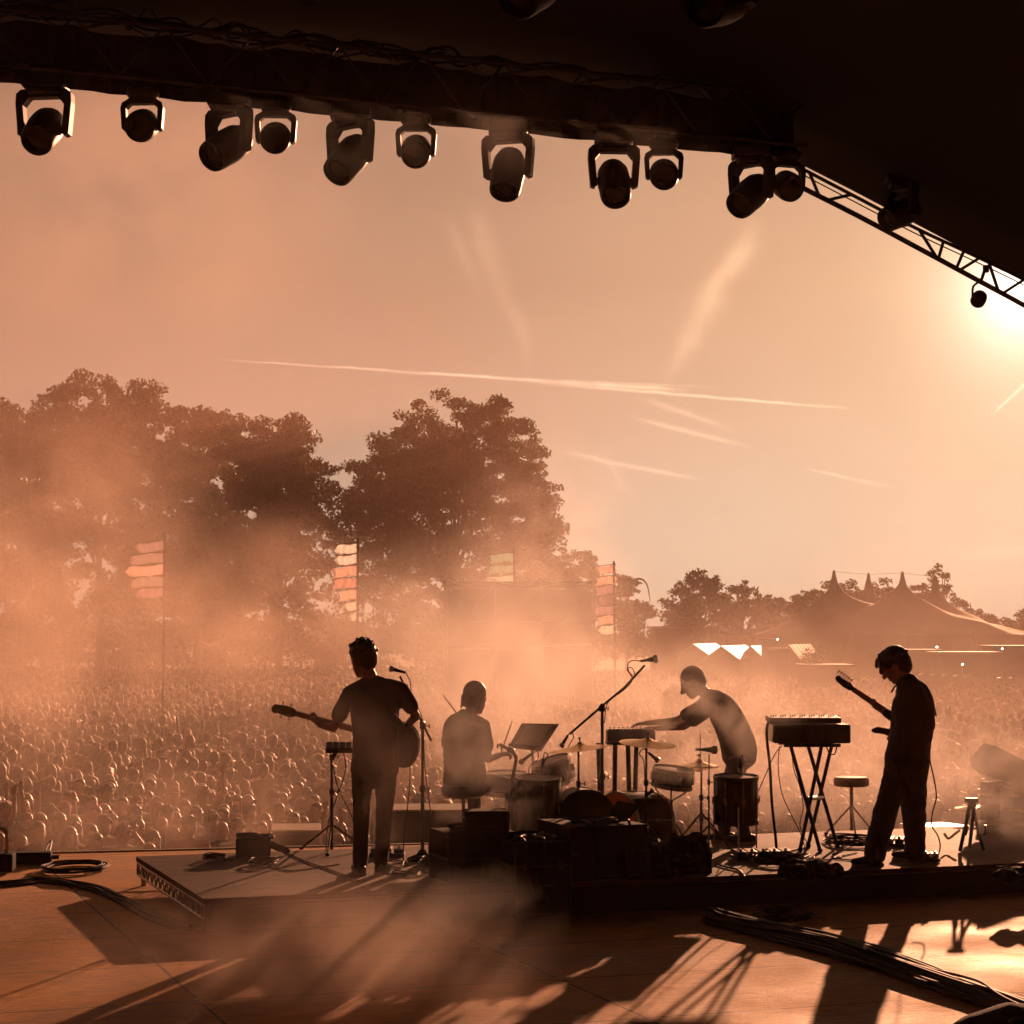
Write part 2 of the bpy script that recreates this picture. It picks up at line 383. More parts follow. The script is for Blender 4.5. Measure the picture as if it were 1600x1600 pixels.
# ---- riser
RU0 = fl(320, 1406, RZ).dot(U); RV0 = (fl(320, 1406, RZ).dot(V) + fl(1600, 1347, RZ).dot(V)) / 2; RV1 = fl(215, 1338, RZ).dot(V)
RU1 = RU0 + 12.2
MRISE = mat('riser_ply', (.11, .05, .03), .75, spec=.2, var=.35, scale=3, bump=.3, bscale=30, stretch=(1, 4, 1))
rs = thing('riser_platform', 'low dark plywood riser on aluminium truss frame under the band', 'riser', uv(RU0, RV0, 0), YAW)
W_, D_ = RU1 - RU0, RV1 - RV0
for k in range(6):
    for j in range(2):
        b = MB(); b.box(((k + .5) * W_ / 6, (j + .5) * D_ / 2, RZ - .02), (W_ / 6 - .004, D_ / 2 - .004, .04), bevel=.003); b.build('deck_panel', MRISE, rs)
def ladder(name, a, b, z0, z1, bay, m, parent):
    a, b = Vector(a), Vector(b); mb = MB(); n = max(1, round((b - a).length / bay)); up0, up1 = Vector((0, 0, z0)), Vector((0, 0, z1))
    mb.tube([a + up0, b + up0], .012, 6); mb.tube([a + up1, b + up1], .016, 6)
    for i in range(n):
        p, q = a.lerp(b, i / n), a.lerp(b, (i + .5) / n); r_ = a.lerp(b, (i + 1) / n)
        mb.tube([p + up1, q + up0], .008, 5); mb.tube([q + up0, r_ + up1], .008, 5)
    for p in (a, b): mb.tube([p + up0, p + up1], .014, 6)
    return mb.build(name, m, parent)
ladder('side_truss', (.02, .02, 0), (.02, D_ - .02, 0), .09, RZ - .055, .2, MALU, rs)
ladder('side_truss', (W_ - .02, .02, 0), (W_ - .02, D_ - .02, 0), .09, RZ - .055, .2, MALU, rs)
ladder('side_truss', (.02, D_ - .02, 0), (W_ - .02, D_ - .02, 0), .09, RZ - .055, .2, MALU, rs)
b = MB(); b.box((W_ / 2 + .6, .012, (RZ - .045) / 2), (W_ - 1.3, .02, RZ - .05)); b.build('skirt', MDRAPE, rs)
for x in (.06, W_ / 2, W_ - .06):
    for y in (.06, D_ - .06):
        b = MB(); b.tube([(x, y, 0), (x, y, RZ - .05)], .024, 10); b.build('leg', MALU, rs)
# ------------------------------------------------------------------ lighting rig
TV = 20.0
def trussobj(name, label, A, B, s, webs, parent_m, valance=0.0, r=.025, group=None):
    """box truss from A to B (bottom camera-side chord), side s"""
    A, B = Vector(A), Vector(B); d = (B - A); Ln = d.length; d.normalize(); up = Vector((0, 0, 1)); nn = d.cross(up).normalized() * -1
    t = thing(name, label, 'truss', A, 0, group)
    off = [Vector((0, 0, 0)), up * s, nn * s, nn * s + up * s]
    for o_ in off:
        b = MB(); b.tube([o_, o_ + d * Ln], r, 8); b.build('chord', parent_m, t)
    wb = MB(); n = max(2, round(Ln / webs))
    for (p, q) in ((0, 1), (2, 3), (0, 2), (1, 3)):
        for i in range(n):
            a, b_ = (off[p], off[q]) if i % 2 == 0 else (off[q], off[p])
            wb.tube([a + d * Ln * i / n, b_ + d * Ln * (i + 1) / n], r * .5, 5, caps=False)
    wb.build('web_bars', parent_m, t)
    if valance:
        vb = MB(); m_ = 60; vv = []
        for i in range(m_ + 1):
            x = d * (Ln * i / m_) + nn * (s * .55 + .03 * math.sin(i * 1.7))
            sag = .03 * math.sin(i * .9) + .02 * math.sin(i * 2.3)
            vv.append((x + up * (-.09 - abs(sag) * .2), x + up * (valance + sag)))
        fl_ = [p for pr_ in vv for p in pr_]
        vb.add(fl_, [(2 * i, 2 * i + 2, 2 * i + 3, 2 * i + 1) for i in range(m_)])
        vo = vb.build('border_cloth', MDRAPE, t); so = vo.modifiers.new('thick', 'SOLIDIFY'); so.thickness = .015
    return t, A, B, d, nn
MTR = mat('dark_truss', (.035, .03, .028), .45, metal=.6, var=.3, scale=20)
A = atv(-420, 58, TV); B = atv(1262, 228, TV)
mt, A, B, td, tn = trussobj('lighting_truss', 'long horizontal black box truss with cloth and cables carrying the row of moving lamps', A, B, .55, .45, MTR, .52)
def tpt(px):       # point of the truss' lower edge under photo column px
    best = min((i / 800 for i in range(801)), key=lambda k: abs(((A.lerp(B, k) - EYE).x / (A.lerp(B, k) - EYE).dot(Vector((0, cp, sp)))) * FPX + 800 - px))
    return A.lerp(B, best)
# cable mess on top of the truss
r3 = random.Random(5)
for k in range(7):
    CL = ['lowest and longest', 'thin high looping', 'short sagging', 'leftmost', 'rightmost', 'middle knotted', 'loosest'][k]; pts = []; n = 26; a0 = r3.uniform(0, .35); a1 = r3.uniform(.6, .98)
    for i in range(n + 1):
        f = a0 + (a1 - a0) * i / n
        pts.append(A.lerp(B, f) + tn * r3.uniform(.05, .5) + Vector((0, 0, .57 + abs(r3.gauss(0, .05)) + .05 * abs(math.sin(i * 1.3 + k)))))
    b = MB(); b.tube(catmull(pts, 4), .013, 6); o = b.build('truss_cable', MRUBBER, None, True)
    tag(o, f'{CL} black cable in the tangle along the top of the lighting truss', 'cable', 'cables lying along the lighting truss')

MHEAD = mat('lamp_housing', (.012, .010, .009), .5, var=.25, scale=20, spec=.35)
MLENS = mat('lamp_glass', (.008, .008, .009), .25, spec=.3)
def moving_head(p, k, pan, tilt, label, small=False, group='moving lamps hung in a row under the truss'):
    t = thing('moving_head_lamp', label, 'stage lamp', p, 0, group); t.scale = (k, k, k)
    if small:
        b = MB(); b.box((0, 0, -.015), (.20, .16, .03)); b.lathe([(0, -.03), (.15, -.03), (.165, -.055), (.165, -.09), (.14, -.125), (0, -.125)], n=20); b.build('base', MHEAD, t)
        yk = MB(); outl = [(-.10, -.12), (.10, -.12), (.20, -.18), (.215, -.23), (.20, -.44), (.175, -.46), (.15, -.45), (.16, -.235), (.11, -.19), (-.11, -.19), (-.16, -.235), (-.15, -.45), (-.175, -.46), (-.20, -.44), (-.215, -.23), (-.20, -.18)]
        hc = Vector((0, 0, -.40)); rr, ln = .16, .15
    else:
        b = MB(); b.box((0, 0, -.045), (.40, .30, .13), bevel=.02); b.box((0, 0, -.14), (.30, .26, .07), bevel=.02); b.build('base', MHEAD, t)
        yk = MB(); outl = [(-.22, -.12), (.22, -.12), (.265, -.16), (.27, -.25), (.245, -.55), (.20, -.565), (.175, -.54), (.20, -.27), (.14, -.195), (-.14, -.195), (-.20, -.27), (-.175, -.54), (-.20, -.565), (-.245, -.55), (-.27, -.25), (-.265, -.16)]
        hc = Vector((0, 0, -.49)); rr, ln = .172, .24
    cpn, spn = math.cos(pan), math.sin(pan); ex = Vector((cpn, spn, 0)); en = Vector((-spn, cpn, 0)); ez = Vector((0, 0, 1))
    k_ = len(outl); w = .11 if not small else .085
    # yoke from convex-ish strips so that the U stays open
    seg = [(0, 1, 8 + (0 if not small else 0), 9)]
    yk.prism([outl[i] for i in (0, 1, 2, 8, 9, 15)], (0, 0, 0), ex, ez, en, w * 1.05)
    yk.prism([outl[i] for i in (2, 3, 4, 5, 6, 7, 8)], (0, 0, 0), ex, ez, en, w * 1.05)
    yk.prism([outl[i] for i in (15, 9, 10, 11, 12, 13, 14)], (0, 0, 0), ex, ez, en, w * 1.05)
    yo = yk.build('yoke', MHEAD, t)
    hd = (-en * math.sin(tilt) - ez * math.cos(tilt)); rm = aim(hd)
    hb = MB()
    if small: pr = [(0, -ln), (.07, -ln), (.12, -ln * .85), (.155, -ln * .5), (rr, 0), (rr, ln * .55), (.15, ln * .95), (.135, ln), (.12, ln * .9), (0, ln * .88)]
    else: pr = [(0, -ln), (.08, -ln), (.13, -ln * .92), (.165, -ln * .55), (rr, -.02), (rr, .05), (.165, .12), (.16, ln), (.15, ln + .045), (.135, ln + .04), (.13, ln - .01), (0, ln - .01)]
    hb.lathe(pr, hc, 28, rm); ho = hb.build('lamp_head', MHEAD, t, True)
    lb = MB(); q = pr[-1][1] + .006; lb.lathe([(0, q + .02), (.06, q + .016), (.115, q)], hc, 24, rm); lb.build('lens', MLENS, ho, True)
    for s_ in (-1, 1):
        pb = MB(); pb.tube([hc + ex * s_ * (.155 if not small else .13), hc + ex * s_ * (.20 if not small else .18)], .035, 12); pb.build('pivot', MHEAD, t)
        cb = MB(); cb.box((s_ * (.09 if small else .12), 0, .035), (.035, .06, .09), bevel=.008); cb.build('clamp', MTR, t)
    return t
ordn = ['leftmost', 'second', 'third', 'fourth', 'fifth', 'sixth']
big = [(75, -.10, .95, 'head turned at the camera'), (365, -.62, 1.0, 'barrel swung far down to the left'), (557, -.62, .8, 'barrel tipped down to the left'), (804, -.25, .55, 'barrel hanging almost straight down'), (972, .05, .75, 'round head facing the camera'), (1187, -.75, .95, 'barrel swung left beside the roof slope')]
for i, (px, pan, tl, w_) in enumerate(big):
    p = tpt(px) + tn * .22 + Vector((0, 0, -.03)); moving_head(p, 1.04, pan, tl, f'{ordn[i]} large moving lamp from left on the truss, {w_}')
small = [(229, -.05, 1.2), (438, .05, 1.25), (659, .0, 1.05), (1047, -.05, 1.15), (1240, .3, 1.1)]
for i, (px, pan, tl) in enumerate(small):
    p = tpt(px) + tn * .18 + Vector((0, 0, -.02)); moving_head(p, 1.0, pan, tl, f'{ordn[i]} of the five small round moving lamps under the truss from the left', True)
# clamps of brighter metal catching the sun
for px in (118, 262, 467, 690, 846, 1075): pass
# nearer truss, hardly visible in the dark roof, with three more lamps
NV = 13.0
A2, B2 = atv(-500, -150, NV), atv(1900, -60, NV)
trussobj('upstage_truss', 'black box truss high above the band, almost lost in the dark roof', A2, B2, .45, .45, MTR, .4)
for i, (px, py, tl, w_) in enumerate([(505, -12, .9, 'left of the three dim lamps at the top edge'), (835, 20, 1.0, 'middle of the three dim lamps at the top edge, edge catching light'), (1125, 44, 1.2, 'right of the three dim lamps in the dark roof')]):
    p = atv(px, py, NV + .3); p.z += .75; moving_head(p, 1.1, -.5, tl, w_, False, 'dim lamps in the dark of the roof')
    b = MB(); b.tube([p + Vector((0, 0, .05)), p + Vector((0, 0, 1.2))], .02, 6); tag(b.build('hanger_pole', MTR), f'thin black pole holding the {["left", "middle", "right"][i]} dim lamp in the roof', 'pole')

# ---- sloping ladder truss along the right slope of the roof
SV = 21.2
lo = [(1255, 294), (1340, 337), (1430, 385), (1515, 431), (1600, 477), (1700, 534), (1800, 600)]
hi = [(1258, 266), (1340, 309), (1430, 356), (1515, 396), (1600, 437), (1700, 492), (1800, 556)]
slt = thing('slope_truss', 'slim dark ladder truss running down the right slope of the roof', 'truss', (0, 0, 0))
LO = [atv(x, y, SV) for x, y in lo]; HI = [atv(x, y, SV) for x, y in hi]
b = MB(); b.tube(catmull(LO, 4), .032, 8); b.build('chord', MTR, slt, True)
b = MB(); b.tube(catmull(HI, 4), .022, 8); b.build('chord', MTR, slt, True)
b = MB(); b.tube([p + Vector((0, 0, -.045)) + V * .05 for p in catmull(HI, 4)], .008, 5); b.build('cable', MRUBBER, slt)
def onl(L_, px):
    for a, c_, q0, q1 in zip(L_, L_[1:], lo, lo[1:]):
        if q0[0] <= px <= q1[0]: return a.lerp(c_, (px - q0[0]) / (q1[0] - q0[0]))
wb = MB(); zz = [(1262, 1280), (1290, 1330), (1375, 1410), (1438, 1460), (1466, 1474), (1494, 1506), (1500, 1528), (1541, 1556), (1564, 1598), (1610, 1640)]
for k, (xa, xb) in enumerate([(1262, 1280), (1330, 1292), (1420, 1380), (1436, 1464), (1474, 1466), (1506, 1494), (1530, 1499), (1545, 1560), (1600, 1566), (1640, 1660), (1720, 1690)]):
    wb.tube([onl(HI, xa), onl(LO, xb)], .02, 6)
wb.build('web_bars', MTR, slt)
# round lamp half hidden at the slope and a par lamp hanging below it
p = onl(HI, 1378) + V * -.45 + Vector((0, 0, .33)); moving_head(p, .92, -1.05, 1.15, 'moving lamp with its round head swung left where the ladder truss meets the dark roof', False)
pc = thing('par_lamp', 'small round lamp hanging below the ladder truss near the sun', 'stage lamp', atv(1530, 466, SV - .1))
b = MB(); b.lathe([(0, -.09), (.05, -.09), (.085, -.05), (.092, .0), (.09, .08), (.08, .10), (.075, .085), (0, .08)], (0, 0, 0), 22, aim((-.35, -.6, -.5))); b.build('lamp_can', MHEAD, pc, True)
b = MB(); b.lathe([(0, .092), (.07, .088)], (0, 0, 0), 20, aim((-.35, -.6, -.5))); b.build('lens', MLENS, pc, True)
b = MB(); b.tube(catmull([(-.08, 0, .02), (-.07, 0, .14), (0, 0, .2), (.03, 0, .24)], 4), .014, 6); b.tube([(.03, 0, .22), (.08, .02, .36)], .02, 8); b.box((.09, .02, .36), (.07, .06, .09), bevel=.01); b.build('bracket', MTR, pc)
# ------------------------------------------------------------------ trees
nr = np.random.default_rng(7)
def leafmat(name, c):
    return mat(name, c, .55, var=.35, scale=.6, trans=.42, spec=.3)
MLEAF = [leafmat('oak_leaves', (.045, .055, .018)), leafmat('lime_leaves', (.06, .065, .02)), leafmat('dark_leaves', (.035, .045, .02))]
MBARK = mat('bark', (.07, .05, .035), .9, var=.4, scale=2, bump=.5, bscale=6)
def quads(P, S, flat=.6):
    """leaf-sized quads at P with half size S"""
    n = len(P); nrm = nr.normal(size=(n, 3)); nrm[:, 2] += .5; nrm /= np.linalg.norm(nrm, axis=1)[:, None]
    a = np.cross(nrm, nr.normal(size=(n, 3))); a /= np.linalg.norm(a, axis=1)[:, None] + 1e-9; b = np.cross(nrm, a)
    a *= S[:, None]; b *= (S * flat)[:, None]
    v = np.stack([P - a, P + b * .8, P + a, P - b * .8], axis=1).reshape(-1, 3)
    return v, np.arange(n * 4).reshape(-1, 4)
def unit(n):
    d = nr.normal(size=(n, 3)); return d / np.linalg.norm(d, axis=1)[:, None]
def crown(blobs, leaf=.17, dens=9.0, sub=1.25, fill=.6, hole=.25):
    """blobs: (centre, radius). clumps of leaves on the skin of every blob, thinner inside"""
    Ps = []
    for c, r in blobs:
        c = np.array(c); ns = max(8, int(5.5 * (r / sub) ** 2))
        d = unit(ns); rad = r * (1 - fill * nr.random(ns) ** 2.2) * (1 + .10 * nr.normal(size=ns))
        sc_ = c + d * rad[:, None] * np.array([1, 1, .92]); sr = sub * nr.uniform(.45, 1.15, ns)
        keep = nr.random(ns) > hole * .6
        for q, w in zip(sc_[keep], sr[keep]):
            k = int(dens * 9 * w * w) + 8; e = unit(k) * (w * nr.random(k) ** .45)[:, None]; e[:, 2] *= .62
            Ps.append(q + e)
    P = np.concatenate(Ps); S = leaf * nr.uniform(.6, 1.5, len(P))
    return quads(P, S)
def tree(name, label, cat, d, bl, m=0, leaf=.19, dens=12.0, sub=1.25, hole=.14, spread=.6, group='trees standing beyond the crowd', bare=()):
    k = FPX / d; blobs = []
    for (px, py, rp) in bl:
        r = rp / k; c = at(px, py, d + nr.uniform(-1, 1) * spread * 4); blobs.append(((c.x, c.y, max(c.z, GZ + r * .75 + .6)), r))
    xs = sum(c[0] * r for c, r in blobs) / sum(r for c, r in blobs); base = Vector((xs, d, GZ))
    t = thing(name, label, cat, base, 0, group)
    vb, fb = crown(blobs, leaf, dens, sub, hole=hole); vb = vb - np.array(base)
    link('crown', mesh_np('crown', vb, fb, MLEAF[m]), t)
    b = MB(); top = max(c[2] for c, r in blobs); R0 = max(.18, sum(r for c, r in blobs) / len(blobs) * .085)
    zf = (top - GZ) * .45
    b.tube(catmull([(0, 0, -.1), (.1, 0, zf * .4), (-.1, .1, zf), (.15, 0, top - GZ - 1.2)], 4), [R0 * (1.25 - .95 * i / 12) for i in range(13)], 9)
    for c, r in blobs:
        q = Vector(c) - base; s0 = Vector((0, 0, min(zf, max(.8, q.z * .5))))
        for j in range(1):
            e_ = q + Vector(unit(1)[0].tolist()) * r * .8
            mid = s0.lerp(e_, .5) + Vector((0, 0, .08 * (e_ - s0).length))
            b.tube(catmull([s0, mid, e_], 3), [R0 * .38 * (1 - .85 * i / 6) + .02 for i in range(7)], 5)
    for pl in bare:
        b.tube(catmull([at(x, y, d) - base for x, y in pl], 4), [.16 * (1 - .8 * i / (4 * (len(pl) - 1))) for i in range(4 * (len(pl) - 1) + 1)], 5)
    b.build('trunk', MBARK, t, True)
    return t
tree('broadleaf_tree', 'tall broad tree cut by the left picture edge behind smoke', 'tree', 186, [(10, 705, 85), (-70, 740, 100), (-20, 850, 110), (60, 820, 70), (20, 950, 90)], 2)
tree('broadleaf_tree', 'tallest tree of the left group, rounded twin top against the sky', 'tree', 180, [(120, 650, 74), (205, 655, 62), (160, 690, 80), (75, 740, 85), (200, 770, 105), (130, 880, 110), (235, 640, 34), (240, 900, 80), (175, 725, 86), (60, 690, 60)], 0)
tree('broadleaf_tree', 'tree in the middle of the left group with a lower double top', 'tree', 190, [(290, 690, 58), (325, 680, 48), (290, 790, 90), (340, 880, 95), (280, 960, 80), (320, 750, 66)], 2)
tree('broadleaf_tree', 'tree at the right end of the left group with layered feathery boughs', 'tree', 172, [(385, 700, 52), (430, 690, 46), (462, 668, 26), (440, 760, 70), (482, 740, 34), (500, 790, 44), (400, 830, 90), (410, 750, 60), (450, 720, 48), (470, 880, 90), (390, 950, 80), (520, 830, 30)], 0, sub=1.05)
tree('broadleaf_tree', 'big domed tree in the middle of the picture, darkest crown against sky', 'tree', 178, [(700, 680, 68), (640, 700, 56), (600, 730, 44), (580, 780, 46), (745, 670, 44), (770, 640, 18), (680, 780, 100), (780, 750, 62), (818, 725, 34), (815, 800, 52), (800, 695, 46), (835, 775, 42), (848, 825, 34), (560, 795, 32), (615, 790, 66), (650, 740, 66), (755, 735, 56), (700, 740, 60), (845, 845, 34), (858, 815, 20), (600, 860, 70), (740, 880, 100), (640, 930, 90), (800, 900, 70)], 1, dens=15, sub=1.0, leaf=.16)
tree('broadleaf_tree', 'small round tree leaning on the right side of the big domed tree', 'tree', 196, [(898, 893, 38), (870, 915, 36), (915, 930, 38), (880, 965, 45)], 2, sub=.9)
tree('broadleaf_tree', 'low tree with a bare arching branch right of the mauve banners', 'tree', 200, [(975, 915, 24), (960, 945, 34), (990, 955, 24), (1008, 955, 16), (970, 985, 34)], 0, sub=.7, bare=[[(975, 925), (995, 905), (1010, 912), (1016, 940)]])
tree('broadleaf_tree', 'round tree left of the tent, second tallest on the right half', 'tree', 205, [(1092, 920, 30), (1120, 925, 24), (1060, 945, 26), (1100, 960, 42), (1065, 985, 30), (1130, 975, 34)], 2, sub=.85)
tree('broadleaf_tree', 'pointed tree touching the round tree left of the tent', 'tree', 212, [(1160, 922, 17), (1150, 945, 24), (1172, 950, 22), (1160, 980, 34)], 0, sub=.8)
tree('broadleaf_tree', 'low tree filling the gap between pointed tree and tent', 'tree', 230, [(1210, 945, 18), (1195, 960, 20), (1230, 962, 22), (1210, 985, 28)], 2, sub=.8)
tree('broadleaf_tree', 'tree just behind the left flank of the big tent', 'tree', 235, [(1262, 938, 20), (1290, 930, 18), (1245, 960, 24), (1285, 965, 32)], 0, sub=.8)
tree('broadleaf_tree', 'tree showing between the first and second tent peaks', 'tree', 240, [(1330, 925, 17), (1345, 940, 22), (1318, 950, 22)], 2, sub=.8)
tree('broadleaf_tree', 'tree showing between the second and third tent peaks', 'tree', 240, [(1378, 922, 16), (1395, 935, 20), (1372, 945, 20)], 0, sub=.8)
tree('broadleaf_tree', 'tree showing between the third and fourth tent peaks', 'tree', 240, [(1436, 925, 16), (1450, 938, 18), (1425, 945, 18)], 2, sub=.8)
tree('pine_tree', 'thin open pine rising above the right tent peak', 'tree', 225, [(1466, 888, 12), (1455, 900, 8), (1478, 902, 7), (1462, 915, 10), (1480, 925, 12), (1490, 942, 12)], 1, sub=.55, dens=6, hole=.5)
tree('broadleaf_tree', 'tree right of the tent peaks behind the falling canvas', 'tree', 232, [(1500, 955, 16), (1520, 970, 18), (1540, 972, 16), (1515, 990, 22)], 0, sub=.8)
tree('broadleaf_tree', 'low tree second from the right picture edge', 'tree', 240, [(1560, 978, 15), (1575, 985, 18), (1550, 995, 20)], 2, sub=.8)
tree('broadleaf_tree', 'low tree cut by the right picture edge', 'tree', 236, [(1598, 968, 14), (1612, 972, 22), (1590, 990, 20), (1640, 960, 30)], 0, sub=.8)
# woodland edge closing the field, one mass
bl = []
for i in range(70):
    px = -60 + i * 25 + nr.uniform(-8, 8); rp = nr.uniform(20, 34) * (1.5 if px < 900 else .75); d = nr.uniform(214, 246)
    c = at(px, 1018 - rp * .55 + (10 if px < 900 else -2), d); bl.append(((c.x, c.y, c.z), rp / FPX * d))
v_, f_ = crown(bl, .26, 3.0, 1.8, hole=.1)
tag(link('distant_wood', mesh_np('distant_wood', v_, f_, MLEAF[2])), 'low dark edge of woodland closing the field behind the crowd', 'wood', kind='stuff')

# ------------------------------------------------------------------ big top
def bigtop():
    d = 190; pk = [(1303, 895, 186), (1357, 899, 204), (1410, 897, 182), (1462, 903, 200)]
    PK = [at(*p) for p in pk]; cx, cyy = at(1392, 990, d).x, 192.0; ax, ay = 12.2, 17.0
    ms = mat('tent_canvas', (.22, .17, .14), .85, var=.12, scale=.5, trans=.12)
    n, mrad = 120, 60; vv = []
    def hz(x, y):
        th = math.atan2(y - cyy, x - cx); a_ = ax * (1.13 if math.cos(th) > 0 else 1.0)
        rho = math.hypot((x - cx) / a_, (y - cyy) / ay)
        z = 2.05 + 2.35 * max(0, 1 - rho) ** 1.15; s = 0
        for p in PK:
            r = math.hypot(x - p.x, y - p.y); s = max(s, (p.z - 6.2) * math.exp(-r / .55) + (3.9) * math.exp(-r / 4.3) * min(1, (1.02 - min(1, rho)) * 4))
        return z + s * .86
    for i in range(mrad + 1):
        for j in range(n):
            th = 2 * math.pi * j / n; a_ = ax * (1.13 if math.cos(th) > 0 else 1.0); rr = (i / mrad)
            x, y = cx + a_ * rr * math.cos(th), cyy + ay * rr * math.sin(th); sc_ = 1 + .03 * math.cos(th * 14) * rr
            vv.append((cx + (x - cx) * sc_, cyy + (y - cyy) * sc_, hz(x, y)))
    ff = [(i * n + j, i * n + (j + 1) % n, (i + 1) * n + (j + 1) % n, (i + 1) * n + j) for i in range(mrad) for j in range(n)]
    t = thing('circus_tent', 'large dark four peaked festival tent with sagging canvas beyond the crowd', 'tent', (0, 0, 0))
    o = link('canvas_roof', mesh_from('canvas_roof', vv, ff, ms, True), t)
    wv = []; 
    for j in range(n):
        x, y, z = vv[mrad * n + j]; wv += [(cx + (x - cx) * .985, cyy + (y - cyy) * .985, z + .02), (cx + (x - cx) * .985, cyy + (y - cyy) * .985, GZ)]
    link('side_wall', mesh_from('side_wall', wv, [(2 * j, 2 * ((j + 1) % n), 2 * ((j + 1) % n) + 1, 2 * j + 1) for j in range(n)], ms, True), t)
    for p in PK:
        b = MB(); b.lathe([(0, .25), (.10, .2), (.2, -.35), (.5, -1.5), (.62, -1.9)], p, 14); b.build('peak_cap', ms, t, True)
        b = MB(); b.tube([(p.x, p.y, GZ), (p.x, p.y, p.z + .15)], .09, 8); b.build('king_pole', MTR, t)
    b = MB()
    for q in zip(PK, PK[1:]): b.tube([q[0] + Vector((0, 0, .1)), q[1] + Vector((0, 0, .1))], .02, 4)
    b.build('ridge_wire', MTR, t)
    for j in range(0, n, 8):
        x, y, z = vv[mrad * n + j]; b = MB(); b.tube([(x, y, z), (cx + (x - cx) * 1.22, cyy + (y - cyy) * 1.18, GZ)], .025, 4); b.build('guy_rope', MTR, t)
bigtop()

# ------------------------------------------------------------------ banner poles
def banner_pole(px, py0, py1, d, bans, label, lean=0):
    top = at(px, py0, d); k = FPX / d
    t = thing('banner_pole', label, 'flag pole', (top.x, top.y, GZ), 0, 'banner poles standing in the crowd')
    b = MB(); b.tube([(0, 0, 0), (lean / k, 0, top.z - GZ + .1)], .035, 8); b.build('pole', MTR, t)
    for (ya, yb, wpx, col, rnd_) in bans:
        za, zb = at(px, ya, d).z - GZ, at(px, yb, d).z - GZ; w = wpx / k; h = za - zb; n, m_ = 16, 6; vv = []
        ph = nr.uniform(0, 6)
        for i in range(n + 1):
            f = i / n; x = -w * f
            env = 1.0 if not rnd_ else math.sqrt(max(0.02, 1 - max(0, (f - (1 - .5 * h / w)) / (.5 * h / w)) ** 2))
            for j in range(m_ + 1):
                g_ = (j / m_ - .5) * env
                vv.append((x + .03 * math.sin(j + ph), .07 * math.sin(f * 9 + ph + j * .35) * f + .03 * math.sin(f * 23 + ph), (za + zb) / 2 + g_ * h - f * h * .28 + .02 * math.sin(f * 7 + ph)))
        ff = [(i * (m_ + 1) + j, (i + 1) * (m_ + 1) + j, (i + 1) * (m_ + 1) + j + 1, i * (m_ + 1) + j + 1) for i in range(n) for j in range(m_)]
        m = bpy.data.materials.get('cloth_%s' % col) or mat('cloth_%s' % col, FLAGC[col], .8, var=.06, scale=6, trans=.75)
        o = link('banner', mesh_from('banner', vv, ff, m, True), t); so = o.modifiers.new('thick', 'SOLIDIFY'); so.thickness = .008
        o['label'] = f'{col} banner with a wavy edge'
        b = MB(); b.tube([(0, 0, za + .03), (-w * .98, 0, za + .03 - h * .28)], .014, 5); b.build('cross_bar', MTR, t)
FLAGC = {'white': (.88, .90, .92), 'cream': (.88, .86, .82), 'coral': (.80, .66, .64), 'red': (.72, .54, .52), 'mauve': (.55, .42, .52), 'purple': (.36, .24, .34), 'pink': (.82, .64, .62), 'green': (.46, .60, .56), 'grey': (.55, .48, .50), 'mint': (.66, .76, .74)}
banner_pole(257, 838, 0, 58, [(846, 860, 46, 'grey', 1), (864, 879, 53, 'grey', 1), (882, 898, 60, 'pink', 1), (900, 915, 52, 'grey', 1), (918, 932, 43, 'mauve', 1)], 'pole with five rounded greyish banners, far left in the smoke')
banner_pole(559, 846, 0, 60, [(849, 863, 36, 'white', 1), (866, 880, 36, 'white', 1), (884, 899, 38, 'coral', 0), (902, 917, 37, 'red', 0), (921, 936, 30, 'coral', 0), (939, 952, 21, 'cream', 1), (955, 968, 12, 'cream', 1)], 'pole with seven white, coral and cream banners shrinking downwards')
banner_pole(803, 862, 0, 84, [(864, 877, 38, 'green', 0), (882, 894, 38, 'green', 0), (899, 911, 46, 'mint', 1), (921, 926, 48, 'white', 1)], 'pole with green and mint banners above the sound tower')
banner_pole(962, 882, 0, 62, [(883, 895, 30, 'pink', 0), (900, 912, 30, 'pink', 0), (914, 927, 31, 'mauve', 0), (930, 943, 31, 'purple', 0), (946, 959, 31, 'mauve', 0), (961, 974, 29, 'pink', 0), (976, 989, 28, 'cream', 1)], 'pole with seven pink to purple banners right of the sound tower', lean=-3)

